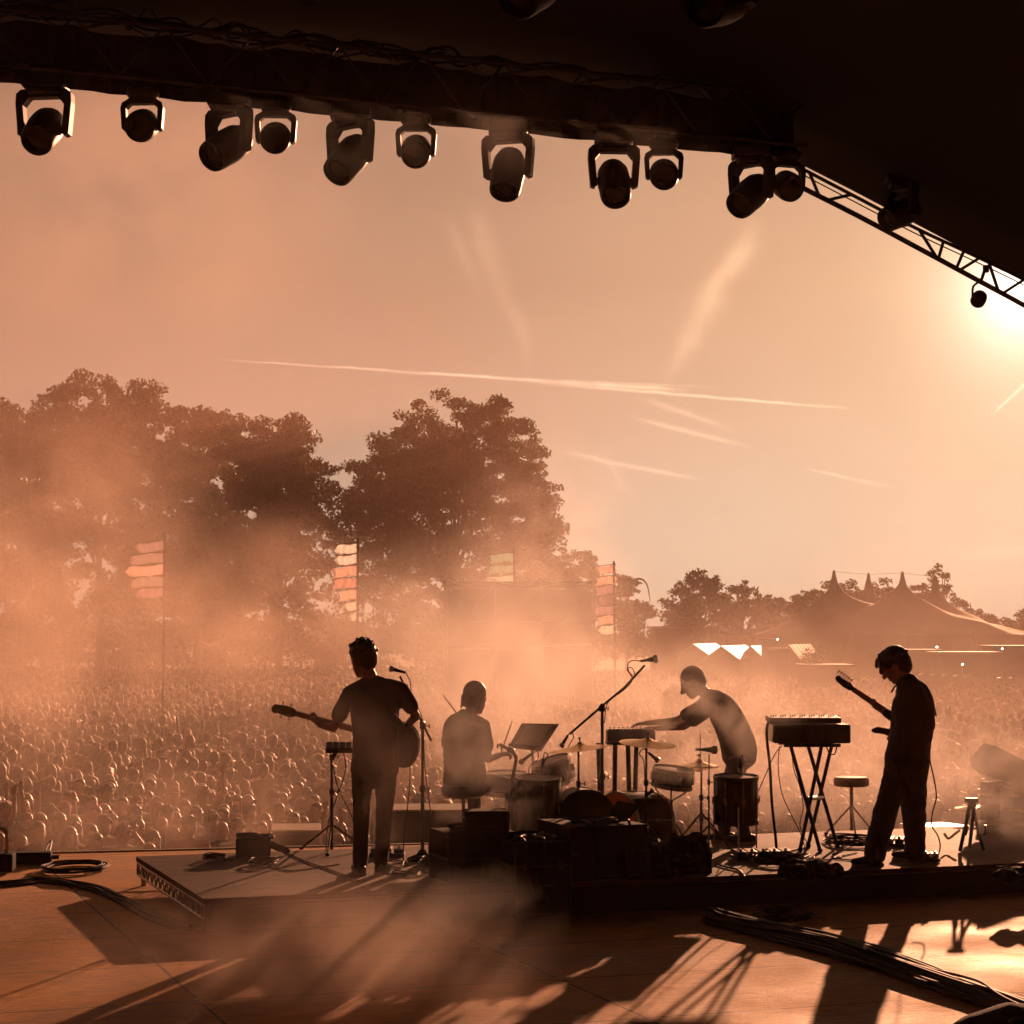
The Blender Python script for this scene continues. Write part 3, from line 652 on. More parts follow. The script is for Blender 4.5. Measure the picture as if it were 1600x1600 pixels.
# ------------------------------------------------------------------ sound tower, marquees and stalls
MSCAF = mat('scaffold_tube', (.30, .27, .25), .5, metal=.5)
MTARP = mat('dark_tarp', (.07, .05, .045), .7, var=.25, scale=1)
MWHITE = mat('white_pvc', (.72, .68, .63), .45, var=.08, scale=1, trans=.25)
def tower():
    d = 76; X = [at(x, 990, d).x for x in (697, 773, 847, 928)]; zt = at(800, 912, d).z; z1 = at(800, 1010, d).z; z2 = at(800, 972, d).z; D = 5.5
    t = thing('sound_tower', 'scaffold sound tower with dark tarpaulins and sagging rope of lights in smoke', 'tower', (0, 0, 0))
    for x in X:
        for y in (d, d + D):
            b = MB(); b.tube([(x, y, GZ), (x, y, zt + .1)], .05, 8); b.build('post', MSCAF, t)
    for z in (zt, z2, z1):
        for (a_, c_) in (((X[0], d), (X[-1], d)), ((X[-1], d), (X[-1], d + D)), ((X[0], d), (X[0], d + D)), ((X[0], d + D), (X[-1], d + D))):
            b = MB(); b.tube([(*a_, z), (*c_, z)], .045, 6); b.build('rail', MSCAF, t)
    for i in range(3):
        b = MB(); b.box(((X[i] + X[i + 1]) / 2, d + .08, (zt + z1) / 2 - .05), (X[i + 1] - X[i] - .16, .03, zt - z1 - .5)); b.build('tarpaulin', MTARP, t)
        b = MB(); b.box(((X[i] + X[i + 1]) / 2, d + .06, z1 - .12), (X[i + 1] - X[i] - .14, .04, .16)); b.build('toe_board', MWHITE, t)
        b = MB(); b.tube([(X[i], d - .06, z1 + .1), (X[i + 1], d - .06, zt)], .03, 6); b.build('brace', MSCAF, t)
        b = MB(); b.box(((X[i] + X[i + 1]) / 2, d + .1, (z1 + GZ) / 2), (X[i + 1] - X[i] - .16, .03, z1 - GZ - .35)); b.build('lower_tarpaulin', MTARP, t)
    b = MB(); b.box(((X[0] + X[-1]) / 2, d + D / 2, z1), (X[-1] - X[0], D, .1)); b.build('deck', MTARP, t)
    b = MB(); b.box(((X[0] + X[-1]) / 2, d + D / 2, zt + .06), (X[-1] - X[0] + .3, D, .05)); b.build('roof', MTARP, t)
    b = MB(); b.box(((X[0] + X[-1]) / 2, d + D - .1, (zt + z1) / 2), (X[-1] - X[0] - .2, .03, zt - z1 - .2)); b.build('back_tarpaulin', MTARP, t)
    b = MB(); P_ = []
    for x0, x1 in ((692, 765), (765, 847), (847, 932)):
        for i in range(10):
            f = i / 10; P_.append(at(x0 + (x1 - x0) * f, 904 + 9 * math.sin(math.pi * f), d - .3))
    b.tube(P_, .03, 6); b.build('rope', MWHITE, t, True)
tower()
def marquee(pxl, pxr, yr, ye, d, depth, label, roofm, wallm, skew=.5):
    t = thing('marquee', label, 'tent', (0, 0, 0), 0, 'marquees and stalls at the far side of the field')
    l, r = at(pxl, ye, d), at(pxr, ye, d); zr = at(pxl, yr, d).z; cxm = (l.x + r.x) / 2; o = Vector((skew * depth, depth, 0)); G = Vector((cxm, d, zr)); A_, B_ = Vector((l.x, d, l.z)), Vector((r.x, d, l.z))
    for a_, nm in ((A_, 'roof_slope'), (B_, 'roof_slope')):
        b = MB(); b.add([a_, G, G + o, a_ + o, *(q - Vector((0, 0, .05)) for q in (a_, G, G + o, a_ + o))], [(0, 1, 2, 3), (7, 6, 5, 4), (0, 4, 5, 1), (1, 5, 6, 2), (2, 6, 7, 3), (3, 7, 4, 0)]); b.build(nm, roofm, t)
    z = Vector((0, 0, 1)); gz = lambda q: Vector((q.x, q.y, GZ))
    b = MB(); b.add([A_ + Vector((.05, .05, -.06)), G + Vector((0, .05, -.06)), B_ + Vector((-.05, .05, -.06)), gz(B_) + Vector((-.05, .05, 0)), gz(A_) + Vector((.05, .05, 0))], [(0, 1, 2, 3, 4)]); b.build('gable_wall', wallm, t)
    b = MB(); b.add([B_ + Vector((-.05, .05, -.06)), B_ + o + Vector((-.05, 0, -.06)), gz(B_ + o), gz(B_)], [(0, 1, 2, 3)]); b.build('side_wall', wallm, t)
    return t
def striped(name):
    m = mat(name, (.7, .66, .62), .5, trans=.35, spec=.35); t = m.node_tree; b = t.nodes['Principled BSDF']
    tcn = N(t, 'ShaderNodeTexCoord'); sp_ = N(t, 'ShaderNodeSeparateXYZ'); t.links.new(tcn.outputs['Object'], sp_.inputs[0])
    f = M2(t, 'GREATER_THAN', M2(t, 'FRACT', M2(t, 'MULTIPLY', sp_.outputs[1], .8)), .3)
    mx = N(t, 'ShaderNodeMixRGB'); mx.inputs[1].default_value = (.10, .08, .07, 1); mx.inputs[2].default_value = (.82, .78, .72, 1); t.links.new(f, mx.inputs[0])
    t.links.new(mx.outputs[0], b.inputs['Base Color']); t.links.new(mx.outputs[0], t.nodes['Translucent BSDF'].inputs[0]); return m
MSTRIPE = striped('striped_pvc'); MWALL = mat('tent_wall', (.22, .16, .13), .7, var=.2, scale=.7)
marquee(1055, 1112, 1006, 1026, 118, 8, 'white striped marquee left of its twin beyond the crowd, left of the box stall', MSTRIPE, MWALL, .26)
marquee(1098, 1156, 1009, 1030, 112, 8, 'white striped marquee with the larger dark gable, next to the box stall', MSTRIPE, MWALL, .28)
marquee(1150, 1196, 1009, 1030, 116, 8, 'striped marquee partly behind the narrow box stall, third from the left', MSTRIPE, MWALL, .27)
marquee(1215, 1250, 1007, 1029, 118, 8, 'striped marquee right of the box stall behind a small bush', MSTRIPE, MWALL, .3)
def stall(x0, x1, y0, y1, d, D, label, m, cat='stall', name='market_stall', parts=()):
    a, b_ = at(x0, y0, d), at(x1, y1, d); zb = GZ; t = thing(name, label, cat, ((a.x + b_.x) / 2, d, GZ), 0); w = b_.x - a.x; h = a.z - GZ
    b = MB(); b.box((0, D / 2, h / 2), (w, D, h), bevel=.02); b.build('walls', m, t)
    b = MB(); b.box((0, D / 2 - .1, h + .06), (w + .3, D + .4, .1), bevel=.02); b.build('roof', MTARP if m is not MTARP else MWALL, t)
    b = MB(); b.box((0, -.03, h * .52), (w * .7, .06, h * .28)); b.build('hatch', MBLACK, t)
    b = MB(); b.box((0, -.25, h * .36), (w * .74, .4, .05)); b.build('counter', MWALL, t)
    return t
stall(1197, 1214, 1001, 1050, 108, 2.2, 'narrow tall box stall between the striped marquees', MWALL)
stall(1208, 1232, 1016, 1050, 104, 2.2, 'short square dark stall right of the narrow tall one', MTARP)
stall(1024, 1080, 981, 1020, 150, 6, 'long low building behind the left marquee under the trees', MTARP, 'building', 'low_building')
stall(1396, 1468, 1018, 1060, 105, 2.6, 'pale box trailer behind the right guitarist, its roof edge shining', MWALL, 'trailer', 'box_trailer')
stall(1470, 1560, 1022, 1060, 100, 3, 'dark row of food stalls right of the pale trailer', MTARP)
stall(1556, 1640, 1012, 1060, 104, 3, 'dark stall at the right picture edge under the tent', MTARP)
stall(1260, 1330, 1042, 1062, 95, 3, 'low counter stall behind the guitar neck', MWALL)
stall(1110, 1135, 990, 1010, 160, 3, 'small pale cabin roof behind the marquees', MWALL)
# small bush by the right marquee
tree('small_bush', 'small bush in front of the right striped marquee', 'bush', 100, [(1268, 1022, 11), (1282, 1030, 12), (1258, 1034, 11)], 1, leaf=.09, dens=9, sub=.35, group='shrubs by the stalls')
# scalloped awning along the stalls
aw = thing('scalloped_awning', 'long low awning with a scalloped shining top edge behind the crowd', 'awning', (0, 0, 0))
P0, P1 = at(1437, 1055, 92), at(1625, 1064, 96); b = MB(); n = 11 * 8; vv = []
for i in range(n + 1):
    f = i / n; p = P0.lerp(P1, f); h = .09 * abs(math.sin(math.pi * f * 11)) ** .6
    vv += [p + Vector((0, 0, h)), p + Vector((0, .6, h - .02)), p + Vector((0, -.05, -.25)), p + Vector((0, 0, -1.2))]
b.add(vv, [q for i in range(n) for q in ((4 * i, 4 * i + 4, 4 * i + 5, 4 * i + 1), (4 * i + 2, 4 * i + 6, 4 * i + 4, 4 * i), (4 * i + 3, 4 * i + 7, 4 * i + 6, 4 * i + 2))])
b.build('canopy', mat('awning_cloth', (.35, .27, .22), .35, var=.1), aw, True)
for f in (0, .25, .5, .75, 1):
    p = P0.lerp(P1, f) + Vector((0, .3, 0)); b = MB(); b.tube([(p.x, p.y, GZ), (p.x, p.y, p.z)], .03, 6); b.build('post', MSCAF, aw)
MGLOW = bpy.data.materials.new('white_glow'); MGLOW.use_nodes = True; MGLOW.node_tree.nodes['Principled BSDF'].inputs['Emission Color'].default_value = (1, .85, .65, 1); MGLOW.node_tree.nodes['Principled BSDF'].inputs['Emission Strength'].default_value = 6  # emissive white for the tiny dots on posts at the stalls
for (x, y, d, w_) in [(1464, 1011, 99, 'above the roof end of the pale trailer'), (1566, 1013.5, 99, 'above the dark stall at the right edge'), (1504, 1038, 96, 'low in front of the dark row of stalls'), (1215, 999, 106, 'on top of the narrow tall box stall')]:
    p = at(x, y, d); t = thing('bright_dot', f'tiny glowing white dot {w_}', 'lamp', (p.x, p.y, GZ), 0, 'tiny glowing dots at the stalls')
    b = MB(); b.lathe([(0, -.05), (.05, -.02), (.05, .02), (0, .05)], (0, 0, p.z - GZ), 10); b.build('glow_ball', MGLOW, t)
    b = MB(); b.tube([(0, .06, 0), (0, .06, p.z - GZ)], .02, 5); b.build('pole', MSCAF, t)
# ------------------------------------------------------------------ figures
def ring_sweep(bm, pts, ws, ds, wdir, n=20, ends=True):
    """closed sweep with elliptical sections: ws along wdir, ds across"""
    pts = [Vector(p) for p in pts]; wdir = Vector(wdir); k = len(pts); P_, W_2, D_2 = list(pts), list(ws), list(ds)
    if ends:
        t0 = (pts[0] - pts[1]).normalized(); t1 = (pts[-1] - pts[-2]).normalized(); r0 = min(ws[0], ds[0]); r1 = min(ws[-1], ds[-1])
        P_ = [pts[0] + t0 * r0 * .95, pts[0] + t0 * r0 * .6] + P_ + [pts[-1] + t1 * r1 * .6, pts[-1] + t1 * r1 * .95]
        W_2 = [ws[0] * .25, ws[0] * .8] + W_2 + [ws[-1] * .8, ws[-1] * .25]; D_2 = [ds[0] * .25, ds[0] * .8] + D_2 + [ds[-1] * .8, ds[-1] * .25]
    rings = []; m = len(P_)
    for i, p in enumerate(P_):
        t = (P_[min(i + 1, m - 1)] - P_[max(i - 1, 0)]).normalized(); w = (wdir - t * wdir.dot(t)).normalized(); d = t.cross(w)
        rings.append([bm.verts.new(p + w * math.cos(a) * W_2[i] + d * math.sin(a) * D_2[i]) for a in [2 * math.pi * j / n for j in range(n)]])
    for a, b in zip(rings, rings[1:]):
        for j in range(n): bm.faces.new((a[j], a[(j + 1) % n], b[(j + 1) % n], b[j]))
    bm.faces.new(rings[0][::-1]); bm.faces.new(rings[-1])
def cap(bm, a, b, ra, rb=None, n=12):
    rb = ra if rb is None else rb; a, b = Vector(a), Vector(b)
    if (b - a).length < 1e-4: b = a + Vector((0, 0, 1e-3))
    t = (b - a).normalized(); ring_sweep(bm, [a, b], [ra, rb], [ra, rb], t.orthogonal(), n)
def ball(bm, c, r, rot=None, sub=3):
    m = Matrix.Translation(Vector(c)) @ (rot.to_4x4() if rot is not None else Matrix.Identity(4)) @ Matrix.Diagonal((*(r if isinstance(r, (tuple, list)) else (r, r, r)), 1))
    bmesh.ops.create_icosphere(bm, subdivisions=sub, radius=1, matrix=m)
def remesh(bm, name, m, vox, smooth=4, folds=0.0, fs=7.0, seed=0, stretch=(1, 1, .45), dec=None):
    bmesh.ops.recalc_face_normals(bm, faces=bm.faces); me = bpy.data.meshes.new(name); bm.to_mesh(me); bm.free()
    o = bpy.data.objects.new('tmp', me); C.objects.link(o)
    md = o.modifiers.new('r', 'REMESH'); md.mode = 'VOXEL'; md.voxel_size = vox; md.use_smooth_shade = True
    if smooth: s = o.modifiers.new('s', 'SMOOTH'); s.iterations = smooth; s.factor = .5
    if dec: dd = o.modifiers.new('d', 'DECIMATE'); dd.ratio = dec
    dg = bpy.context.evaluated_depsgraph_get(); out_ = bpy.data.meshes.new_from_object(o.evaluated_get(dg)); out_.name = name
    bpy.data.objects.remove(o); bpy.data.meshes.remove(me)
    if folds:
        n = len(out_.vertices); co = np.empty(n * 3, np.float32); out_.vertices.foreach_get('co', co); co = co.reshape(-1, 3)
        no = np.empty(n * 3, np.float32); out_.vertex_normals.foreach_get('vector', no); no = no.reshape(-1, 3)
        off = Vector((seed * 3.7, seed * 1.3, seed * 2.1)); st = Vector(stretch)
        h = np.array([mnoise.noise(Vector((c[0] * st.x, c[1] * st.y, c[2] * st.z)) * fs + off) + .5 * mnoise.noise(Vector((c[0] * st.x + c[2] * .5, c[1] * st.y, c[2] * st.z)) * fs * 2.3 + off) for c in co.tolist()], np.float32)
        co += no * (h * folds)[:, None]; out_.vertices.foreach_set('co', co.ravel()); out_.update()
    out_.materials.clear(); out_.materials.append(m); out_.polygons.foreach_set('use_smooth', [True] * len(out_.polygons))
    return out_
def frame(fwd, up):
    f = Vector(fwd).normalized(); u = Vector(up); u = (u - f * u.dot(f)).normalized(); r = f.cross(u)
    return Matrix((r, f, u)).transposed()     # columns: right, forward, up
def head_shape(bm, c, F, s=1.0):
    """face looks along F's second column"""
    q = lambda x, y, z: Vector(c) + F @ (Vector((x, y, z)) * s)
    ball(bm, q(0, -.012, .022), (.075 * s, .094 * s, .092 * s), F)                    # skull
    ball(bm, q(0, .028, -.035), (.060 * s, .062 * s, .075 * s), F)                    # face
    ball(bm, q(0, .055, -.088), (.032 * s, .028 * s, .024 * s), F, 2)                 # chin
    cap(bm, q(-.052, .0, -.05), q(-.022, .05, -.09), .022 * s, .018 * s); cap(bm, q(.052, .0, -.05), q(.022, .05, -.09), .022 * s, .018 * s)
    cap(bm, q(0, .082, .012), q(0, .108, -.028), .010 * s, .015 * s)                  # nose
    cap(bm, q(-.032, .078, .022), q(.032, .078, .022), .013 * s)                      # brow
    cap(bm, q(-.02, .082, -.062), q(.02, .082, -.062), .009 * s)                      # lips
    for sx in (-1, 1):
        ball(bm, q(sx * .078, -.008, -.012), (.010 * s, .022 * s, .034 * s), F, 2)    # ear
        ball(bm, q(sx * .03, .078, .0), .012 * s, F, 2)                               # eye
def hand_shape(bm, w, d, nrm, side=1, curl=.9, s=1.0):
    """w wrist, d pointing direction, nrm back of the hand, side: where the thumb is"""
    d = Vector(d).normalized(); nrm = Vector(nrm); nrm = (nrm - d * nrm.dot(d)).normalized(); x = d.cross(nrm) * side; w = Vector(w)
    ring_sweep(bm, [w, w + d * .045 * s, w + d * .088 * s], [.026 * s, .038 * s, .040 * s], [.019 * s, .017 * s, .014 * s], x, 12)
    for i, (off, ln) in enumerate(((.030, .072), (.010, .080), (-.010, .075), (-.029, .060))):
        a = w + d * .086 * s + x * off * s; c_ = curl * (.85 + .1 * i); l = ln * s
        d1 = (d * math.cos(c_ * .55) - nrm * math.sin(c_ * .55)); d2 = (d * math.cos(c_ * 1.35) - nrm * math.sin(c_ * 1.35)); d3 = (d * math.cos(c_ * 2.0) - nrm * math.sin(c_ * 2.0))
        b = a + d1 * l * .45; c2 = b + d2 * l * .32; e_ = c2 + d3 * l * .25
        cap(bm, a - d * .02, b, .0105 * s, .0095 * s, 8); cap(bm, b, c2, .0095 * s, .009 * s, 8); cap(bm, c2, e_, .009 * s, .008 * s, 8)
    a = w + d * .03 * s + x * .028 * s; b = a + (x * .75 + d * .6 - nrm * .35 * curl).normalized() * .042 * s; e_ = b + (d * .85 - nrm * .55 * curl + x * .1).normalized() * .034 * s
    cap(bm, a, b, .013 * s, .011 * s, 8); cap(bm, b, e_, .011 * s, .009 * s, 8)
def hair_mesh(c, F, s, kind, seed, m, name='hair'):
    bm = bmesh.new(); r_ = random.Random(seed); q = lambda x, y, z: Vector(c) + F @ (Vector((x, y, z)) * s)
    if kind == 'bowl':
        ball(bm, q(0, -.018, .036), (.083 * s, .102 * s, .094 * s), F); ball(bm, q(0, -.045, -.015), (.08 * s, .068 * s, .078 * s), F)
        for i in range(40):
            th = math.pi * (1.08 + .84 * i / 39 * 1.0) - .2 * 0; a_ = th; x, y = math.cos(a_), math.sin(a_); cap(bm, q(x * .078, y * .09 - .02, .0), q(x * .082, y * .085 - .025, -.075 - r_.uniform(0, .015)), .013 * s, .006 * s, 6)
    elif kind == 'crop':
        ball(bm, q(0, -.018, .032), (.078 * s, .094 * s, .090 * s), F); ball(bm, q(0, -.05, -.01), (.068 * s, .055 * s, .07 * s), F)
    elif kind in ('messy', 'mop', 'curl'):
        ball(bm, q(0, -.016, .045), (.086 * s, .102 * s, .090 * s), F); ball(bm, q(0, -.055, -.015), (.074 * s, .055 * s, .075 * s), F); ball(bm, q(0, -.034, .01), (.084 * s, .086 * s, .085 * s), F)
        n = 170 if kind != 'curl' else 130
        for i in range(n):
            th = r_.uniform(0, 2 * math.pi); ph = r_.uniform(.05, 1.0); x, y, z = math.sin(ph * 1.5) * math.cos(th), math.sin(ph * 1.5) * math.sin(th), math.cos(ph * 1.5)
            if y > .55 and z < .35: continue
            a = (x * .072, y * .088 - .014, z * .086 + .03)
            ln = r_.uniform(.012, .030) * (1.25 if kind == 'messy' else 1); fl_ = .5 if kind == 'mop' else .0
            b = (a[0] * 1.0 + x * ln + r_.uniform(-.012, .012), a[1] + y * ln + (.03 if kind == 'mop' and y > 0 else 0), a[2] + z * ln - fl_ * .03)
            cap(bm, q(*a), q(*b), .014 * s, .007 * s, 6)
        if kind == 'mop':
            for i in range(16):
                x = -.06 + .12 * i / 15; cap(bm, q(x, .06, .07), q(x * 1.05 + r_.uniform(-.01, .01), .098 + r_.uniform(-.01, .015), .012 + r_.uniform(-.02, .02)), .014 * s, .006 * s, 6)
    elif kind == 'long':
        ball(bm, q(0, -.016, .036), (.084 * s, .1 * s, .094 * s), F)
        for i in range(26):
            a_ = math.pi * (.05 + 1.9 * i / 25) - math.pi / 2 + math.pi * .5
            x, y = math.sin(math.pi * (-.78 + 1.56 * i / 25)), -math.cos(math.pi * (-.78 + 1.56 * i / 25))
            cap(bm, q(x * .075, y * .085 - .01, .03), q(x * .095 + r_.uniform(-.01, .01), y * .09 - .02, -.2 - r_.uniform(0, .07)), .02 * s, .011 * s, 6)
    elif kind == 'cap':
        ball(bm, q(0, -.012, .045), (.084 * s, .102 * s, .082 * s), F)
        ring_sweep(bm, [q(0, .06, .05), q(0, .155, .035)], [.07 * s, .055 * s], [.008 * s, .006 * s], F @ Vector((1, 0, 0)), 14)
    elif kind == 'bun':
        ball(bm, q(0, -.016, .034), (.082 * s, .098 * s, .092 * s), F); ball(bm, q(0, -.06, .12), .038 * s, F)
    return remesh(bm, name, m, .0075 * s, 1)
SKIN = mat('skin', (.42, .24, .17), .5, var=.08, scale=12, spec=.4)
SKIN2 = mat('skin_brown', (.22, .12, .08), .5, var=.08, scale=12, spec=.4)
HAIRM = mat('dark_hair', (.04, .025, .018), .5, var=.3, scale=60, sheen=.5)
HAIRL = mat('light_hair', (.22, .13, .06), .45, var=.3, scale=60, sheen=.9)
SHIRTD = mat('dark_cotton', (.05, .038, .036), .85, var=.15, scale=10, sheen=.25)
SHIRTG = mat('grey_cotton', (.20, .15, .13), .85, var=.12, scale=10, sheen=.3)
SHIRTP = mat('pale_cotton', (.12, .085, .07), .85, var=.1, scale=10, sheen=.3)
DENIM = mat('dark_denim', (.04, .034, .036), .85, var=.25, scale=30, sheen=.2)
OVERALL = mat('work_twill', (.05, .04, .034), .85, var=.2, scale=20, sheen=.25)
SHOE = mat('shoe_leather', (.03, .024, .02), .4)
SOLE = mat('pale_sole', (.4, .35, .3), .6)
def musician(label, D, J, torso, wdir, face, hairk, hairm, shirtm, trousm, skin=SKIN, hs=1.0, sleeves='short', baggy=1.0, seed=1, fold=.007, upv=(0, 0, 1), foot_dirs=None, hands=None, straps=False):
    base = at(*J['base'], D); base.z = RZ
    p = {k: (at(v[0], v[1], D + (v[2] if len(v) > 2 else 0)) - base) for k, v in J.items() if k != 'base'}
    t = thing('person', label, 'person', base, 0, 'musicians playing on the riser')
    F = frame(face, upv)
    tp = [(at(x, y, D + z) - base, w, d_) for (x, y, z, w, d_) in torso]; wd = Vector(wdir)
    def torso_into(bm, k):
        ring_sweep(bm, catmull([q[0] for q in tp], 3), [w_ * k for w_ in np.interp(np.linspace(0, len(tp) - 1, 3 * (len(tp) - 1) + 1), range(len(tp)), [q[1] for q in tp])], [w_ * k for w_ in np.interp(np.linspace(0, len(tp) - 1, 3 * (len(tp) - 1) + 1), range(len(tp)), [q[2] for q in tp])], wd, 26)
    chest = tp[-1][0]
    # body: one surface
    bm = bmesh.new(); head_shape(bm, p['head'], F, hs)
    cap(bm, p['head'] + F @ Vector((0, -.025, -.05)) * hs, p['neck'], .052, .058); cap(bm, p['neck'], chest, .056, .09)
    torso_into(bm, .90)
    for s_ in 'LR':
        if 'sh' + s_ in p:
            cap(bm, chest, p['sh' + s_], .07, .055); cap(bm, p['sh' + s_], p['el' + s_], .047, .037); cap(bm, p['el' + s_], p['wr' + s_], .037, .026)
            h = (hands or {}).get(s_)
            if h: hand_shape(bm, p['wr' + s_], h[0], h[1], h[2], h[3])
        cap(bm, p['hip' + s_], p['kn' + s_], .078, .05); cap(bm, p['kn' + s_], p['an' + s_], .05, .036)
        fd = Vector((foot_dirs or {}).get(s_, (0, 1, 0))).normalized(); cap(bm, p['an' + s_], p['an' + s_] + fd * .12 + Vector((0, 0, -.03)), .034, .026)
    cap(bm, p['hipL'], p['hipR'], .09)
    link('body', remesh(bm, 'body', skin, .0085, 2), t)
    # shirt
    bm = bmesh.new(); torso_into(bm, 1.04); cap(bm, p['neck'] + (chest - p['neck']) * .45, chest, .062, .1)
    for s_ in 'LR':
        if 'sh' + s_ in p:
            cap(bm, p['neck'].lerp(chest, .35), p['sh' + s_].lerp(chest, .2), .05, .058)
            cap(bm, chest, p['sh' + s_], .082, .066); a, e_, w_ = p['sh' + s_], p['el' + s_], p['wr' + s_]
            if sleeves == 'short': cap(bm, a, a.lerp(e_, .62), .063, .068)
            else: cap(bm, a, e_, .066, .056); cap(bm, e_, e_.lerp(w_, .85), .055, .04)
    link('shirt', remesh(bm, 'shirt', shirtm, .011, 3, fold, 9, seed), t)
    # trousers
    bm = bmesh.new(); hip = (p['hipL'] + p['hipR']) / 2
    ring_sweep(bm, [hip + (tp[0][0] - hip) * .9, hip], [tp[0][1] * .98, tp[0][1] * .95], [tp[0][2] * .98, tp[0][2] * .98], wd, 22)
    for s_ in 'LR':
        cap(bm, p['hip' + s_], p['kn' + s_], .092 * baggy, .066 * baggy); cap(bm, p['kn' + s_], p['an' + s_] + (p['kn' + s_] - p['an' + s_]).normalized() * .03, .067 * baggy, .058 * baggy)
    link('trousers', remesh(bm, 'trousers', trousm, .011, 3, fold * 1.2, 10, seed + 3), t)
    for s_ in 'LR':
        fd = Vector((foot_dirs or {}).get(s_, (0, 1, 0))).normalized(); sd = fd.cross(Vector((0, 0, 1))); a = p['an' + s_].copy(); a.z = .045
        bm = bmesh.new(); ring_sweep(bm, [a - fd * .06, a + fd * .02, a + fd * .12, a + fd * .19], [.038, .042, .048, .04], [.045, .05, .036, .026], sd, 14); cap(bm, a, a + Vector((0, 0, .05)), .045, .04)
        sh = link('shoe', remesh(bm, 'shoe', SHOE, .009, 2), t)
        b = MB(); a.z = 0; b.prism([(-.09, -.03), (.05, -.034), (.15, -.038), (.20, -.022), (.215, 0), (.20, .022), (.15, .038), (.05, .034), (-.09, .03)], a + Vector((0, 0, .012)), fd, sd, Vector((0, 0, 1)), .022); b.build('sole', SOLE, sh)
    link('hair', hair_mesh(p['head'], F, hs, hairk, seed, hairm), t)
    return t, base, p, F
def D_of(px, py): return fl(px, py, RZ).y

# --- bass player, back to the camera
D1 = D_of(577, 1366)
bass_t, bB, bP, _ = musician('standing bass player on the left, back turned, dark shirt, strap across the back', D1, dict(
    base=(577, 1366), head=(567, 1031, .03), neck=(578, 1057, 0), shL=(546, 1084, .02), elL=(521, 1137, .12), wrL=(500, 1133, .36), shR=(627, 1078, .0), elR=(650, 1119, .02), wrR=(630, 1139, .24),
    hipL=(567, 1206, 0), hipR=(603, 1205, 0), knL=(565, 1283, .02), knR=(600, 1281, .0), anL=(563, 1356, -.02), anR=(595, 1352, .02)),
    [(585, 1205, 0, .19, .12), (586, 1180, 0, .18, .115), (586, 1150, 0, .175, .115), (586, 1115, 0, .19, .12), (585, 1087, 0, .19, .105), (582, 1070, 0, .12, .08)], (1, 0, 0),
    (-.55, .75, -.28), 'messy', HAIRM, SHIRTD, DENIM, hs=1.2, seed=2, foot_dirs=dict(L=(-.3, 1, 0), R=(.25, 1, 0)), baggy=1.02,
    hands=dict(L=((-.75, .2, .62), (-.45, .2, -.85), 1, 1.5), R=((-.75, .35, -.4), (.1, .9, .4), -1, .9)))
b = MB(); q0 = [(556, 1073, -.08), (572, 1086, -.135), (590, 1100, -.145), (607, 1116, -.14), (620, 1130, -.08), (628, 1142, .05)]
q1 = catmull([at(x, y, D1 + z) - bB for x, y, z in q0], 4); w_ = Vector((.032, 0, .027))
b.add([v for q in q1 for v in (q + w_, q - w_)], [(2 * i, 2 * i + 2, 2 * i + 3, 2 * i + 1) for i in range(len(q1) - 1)])

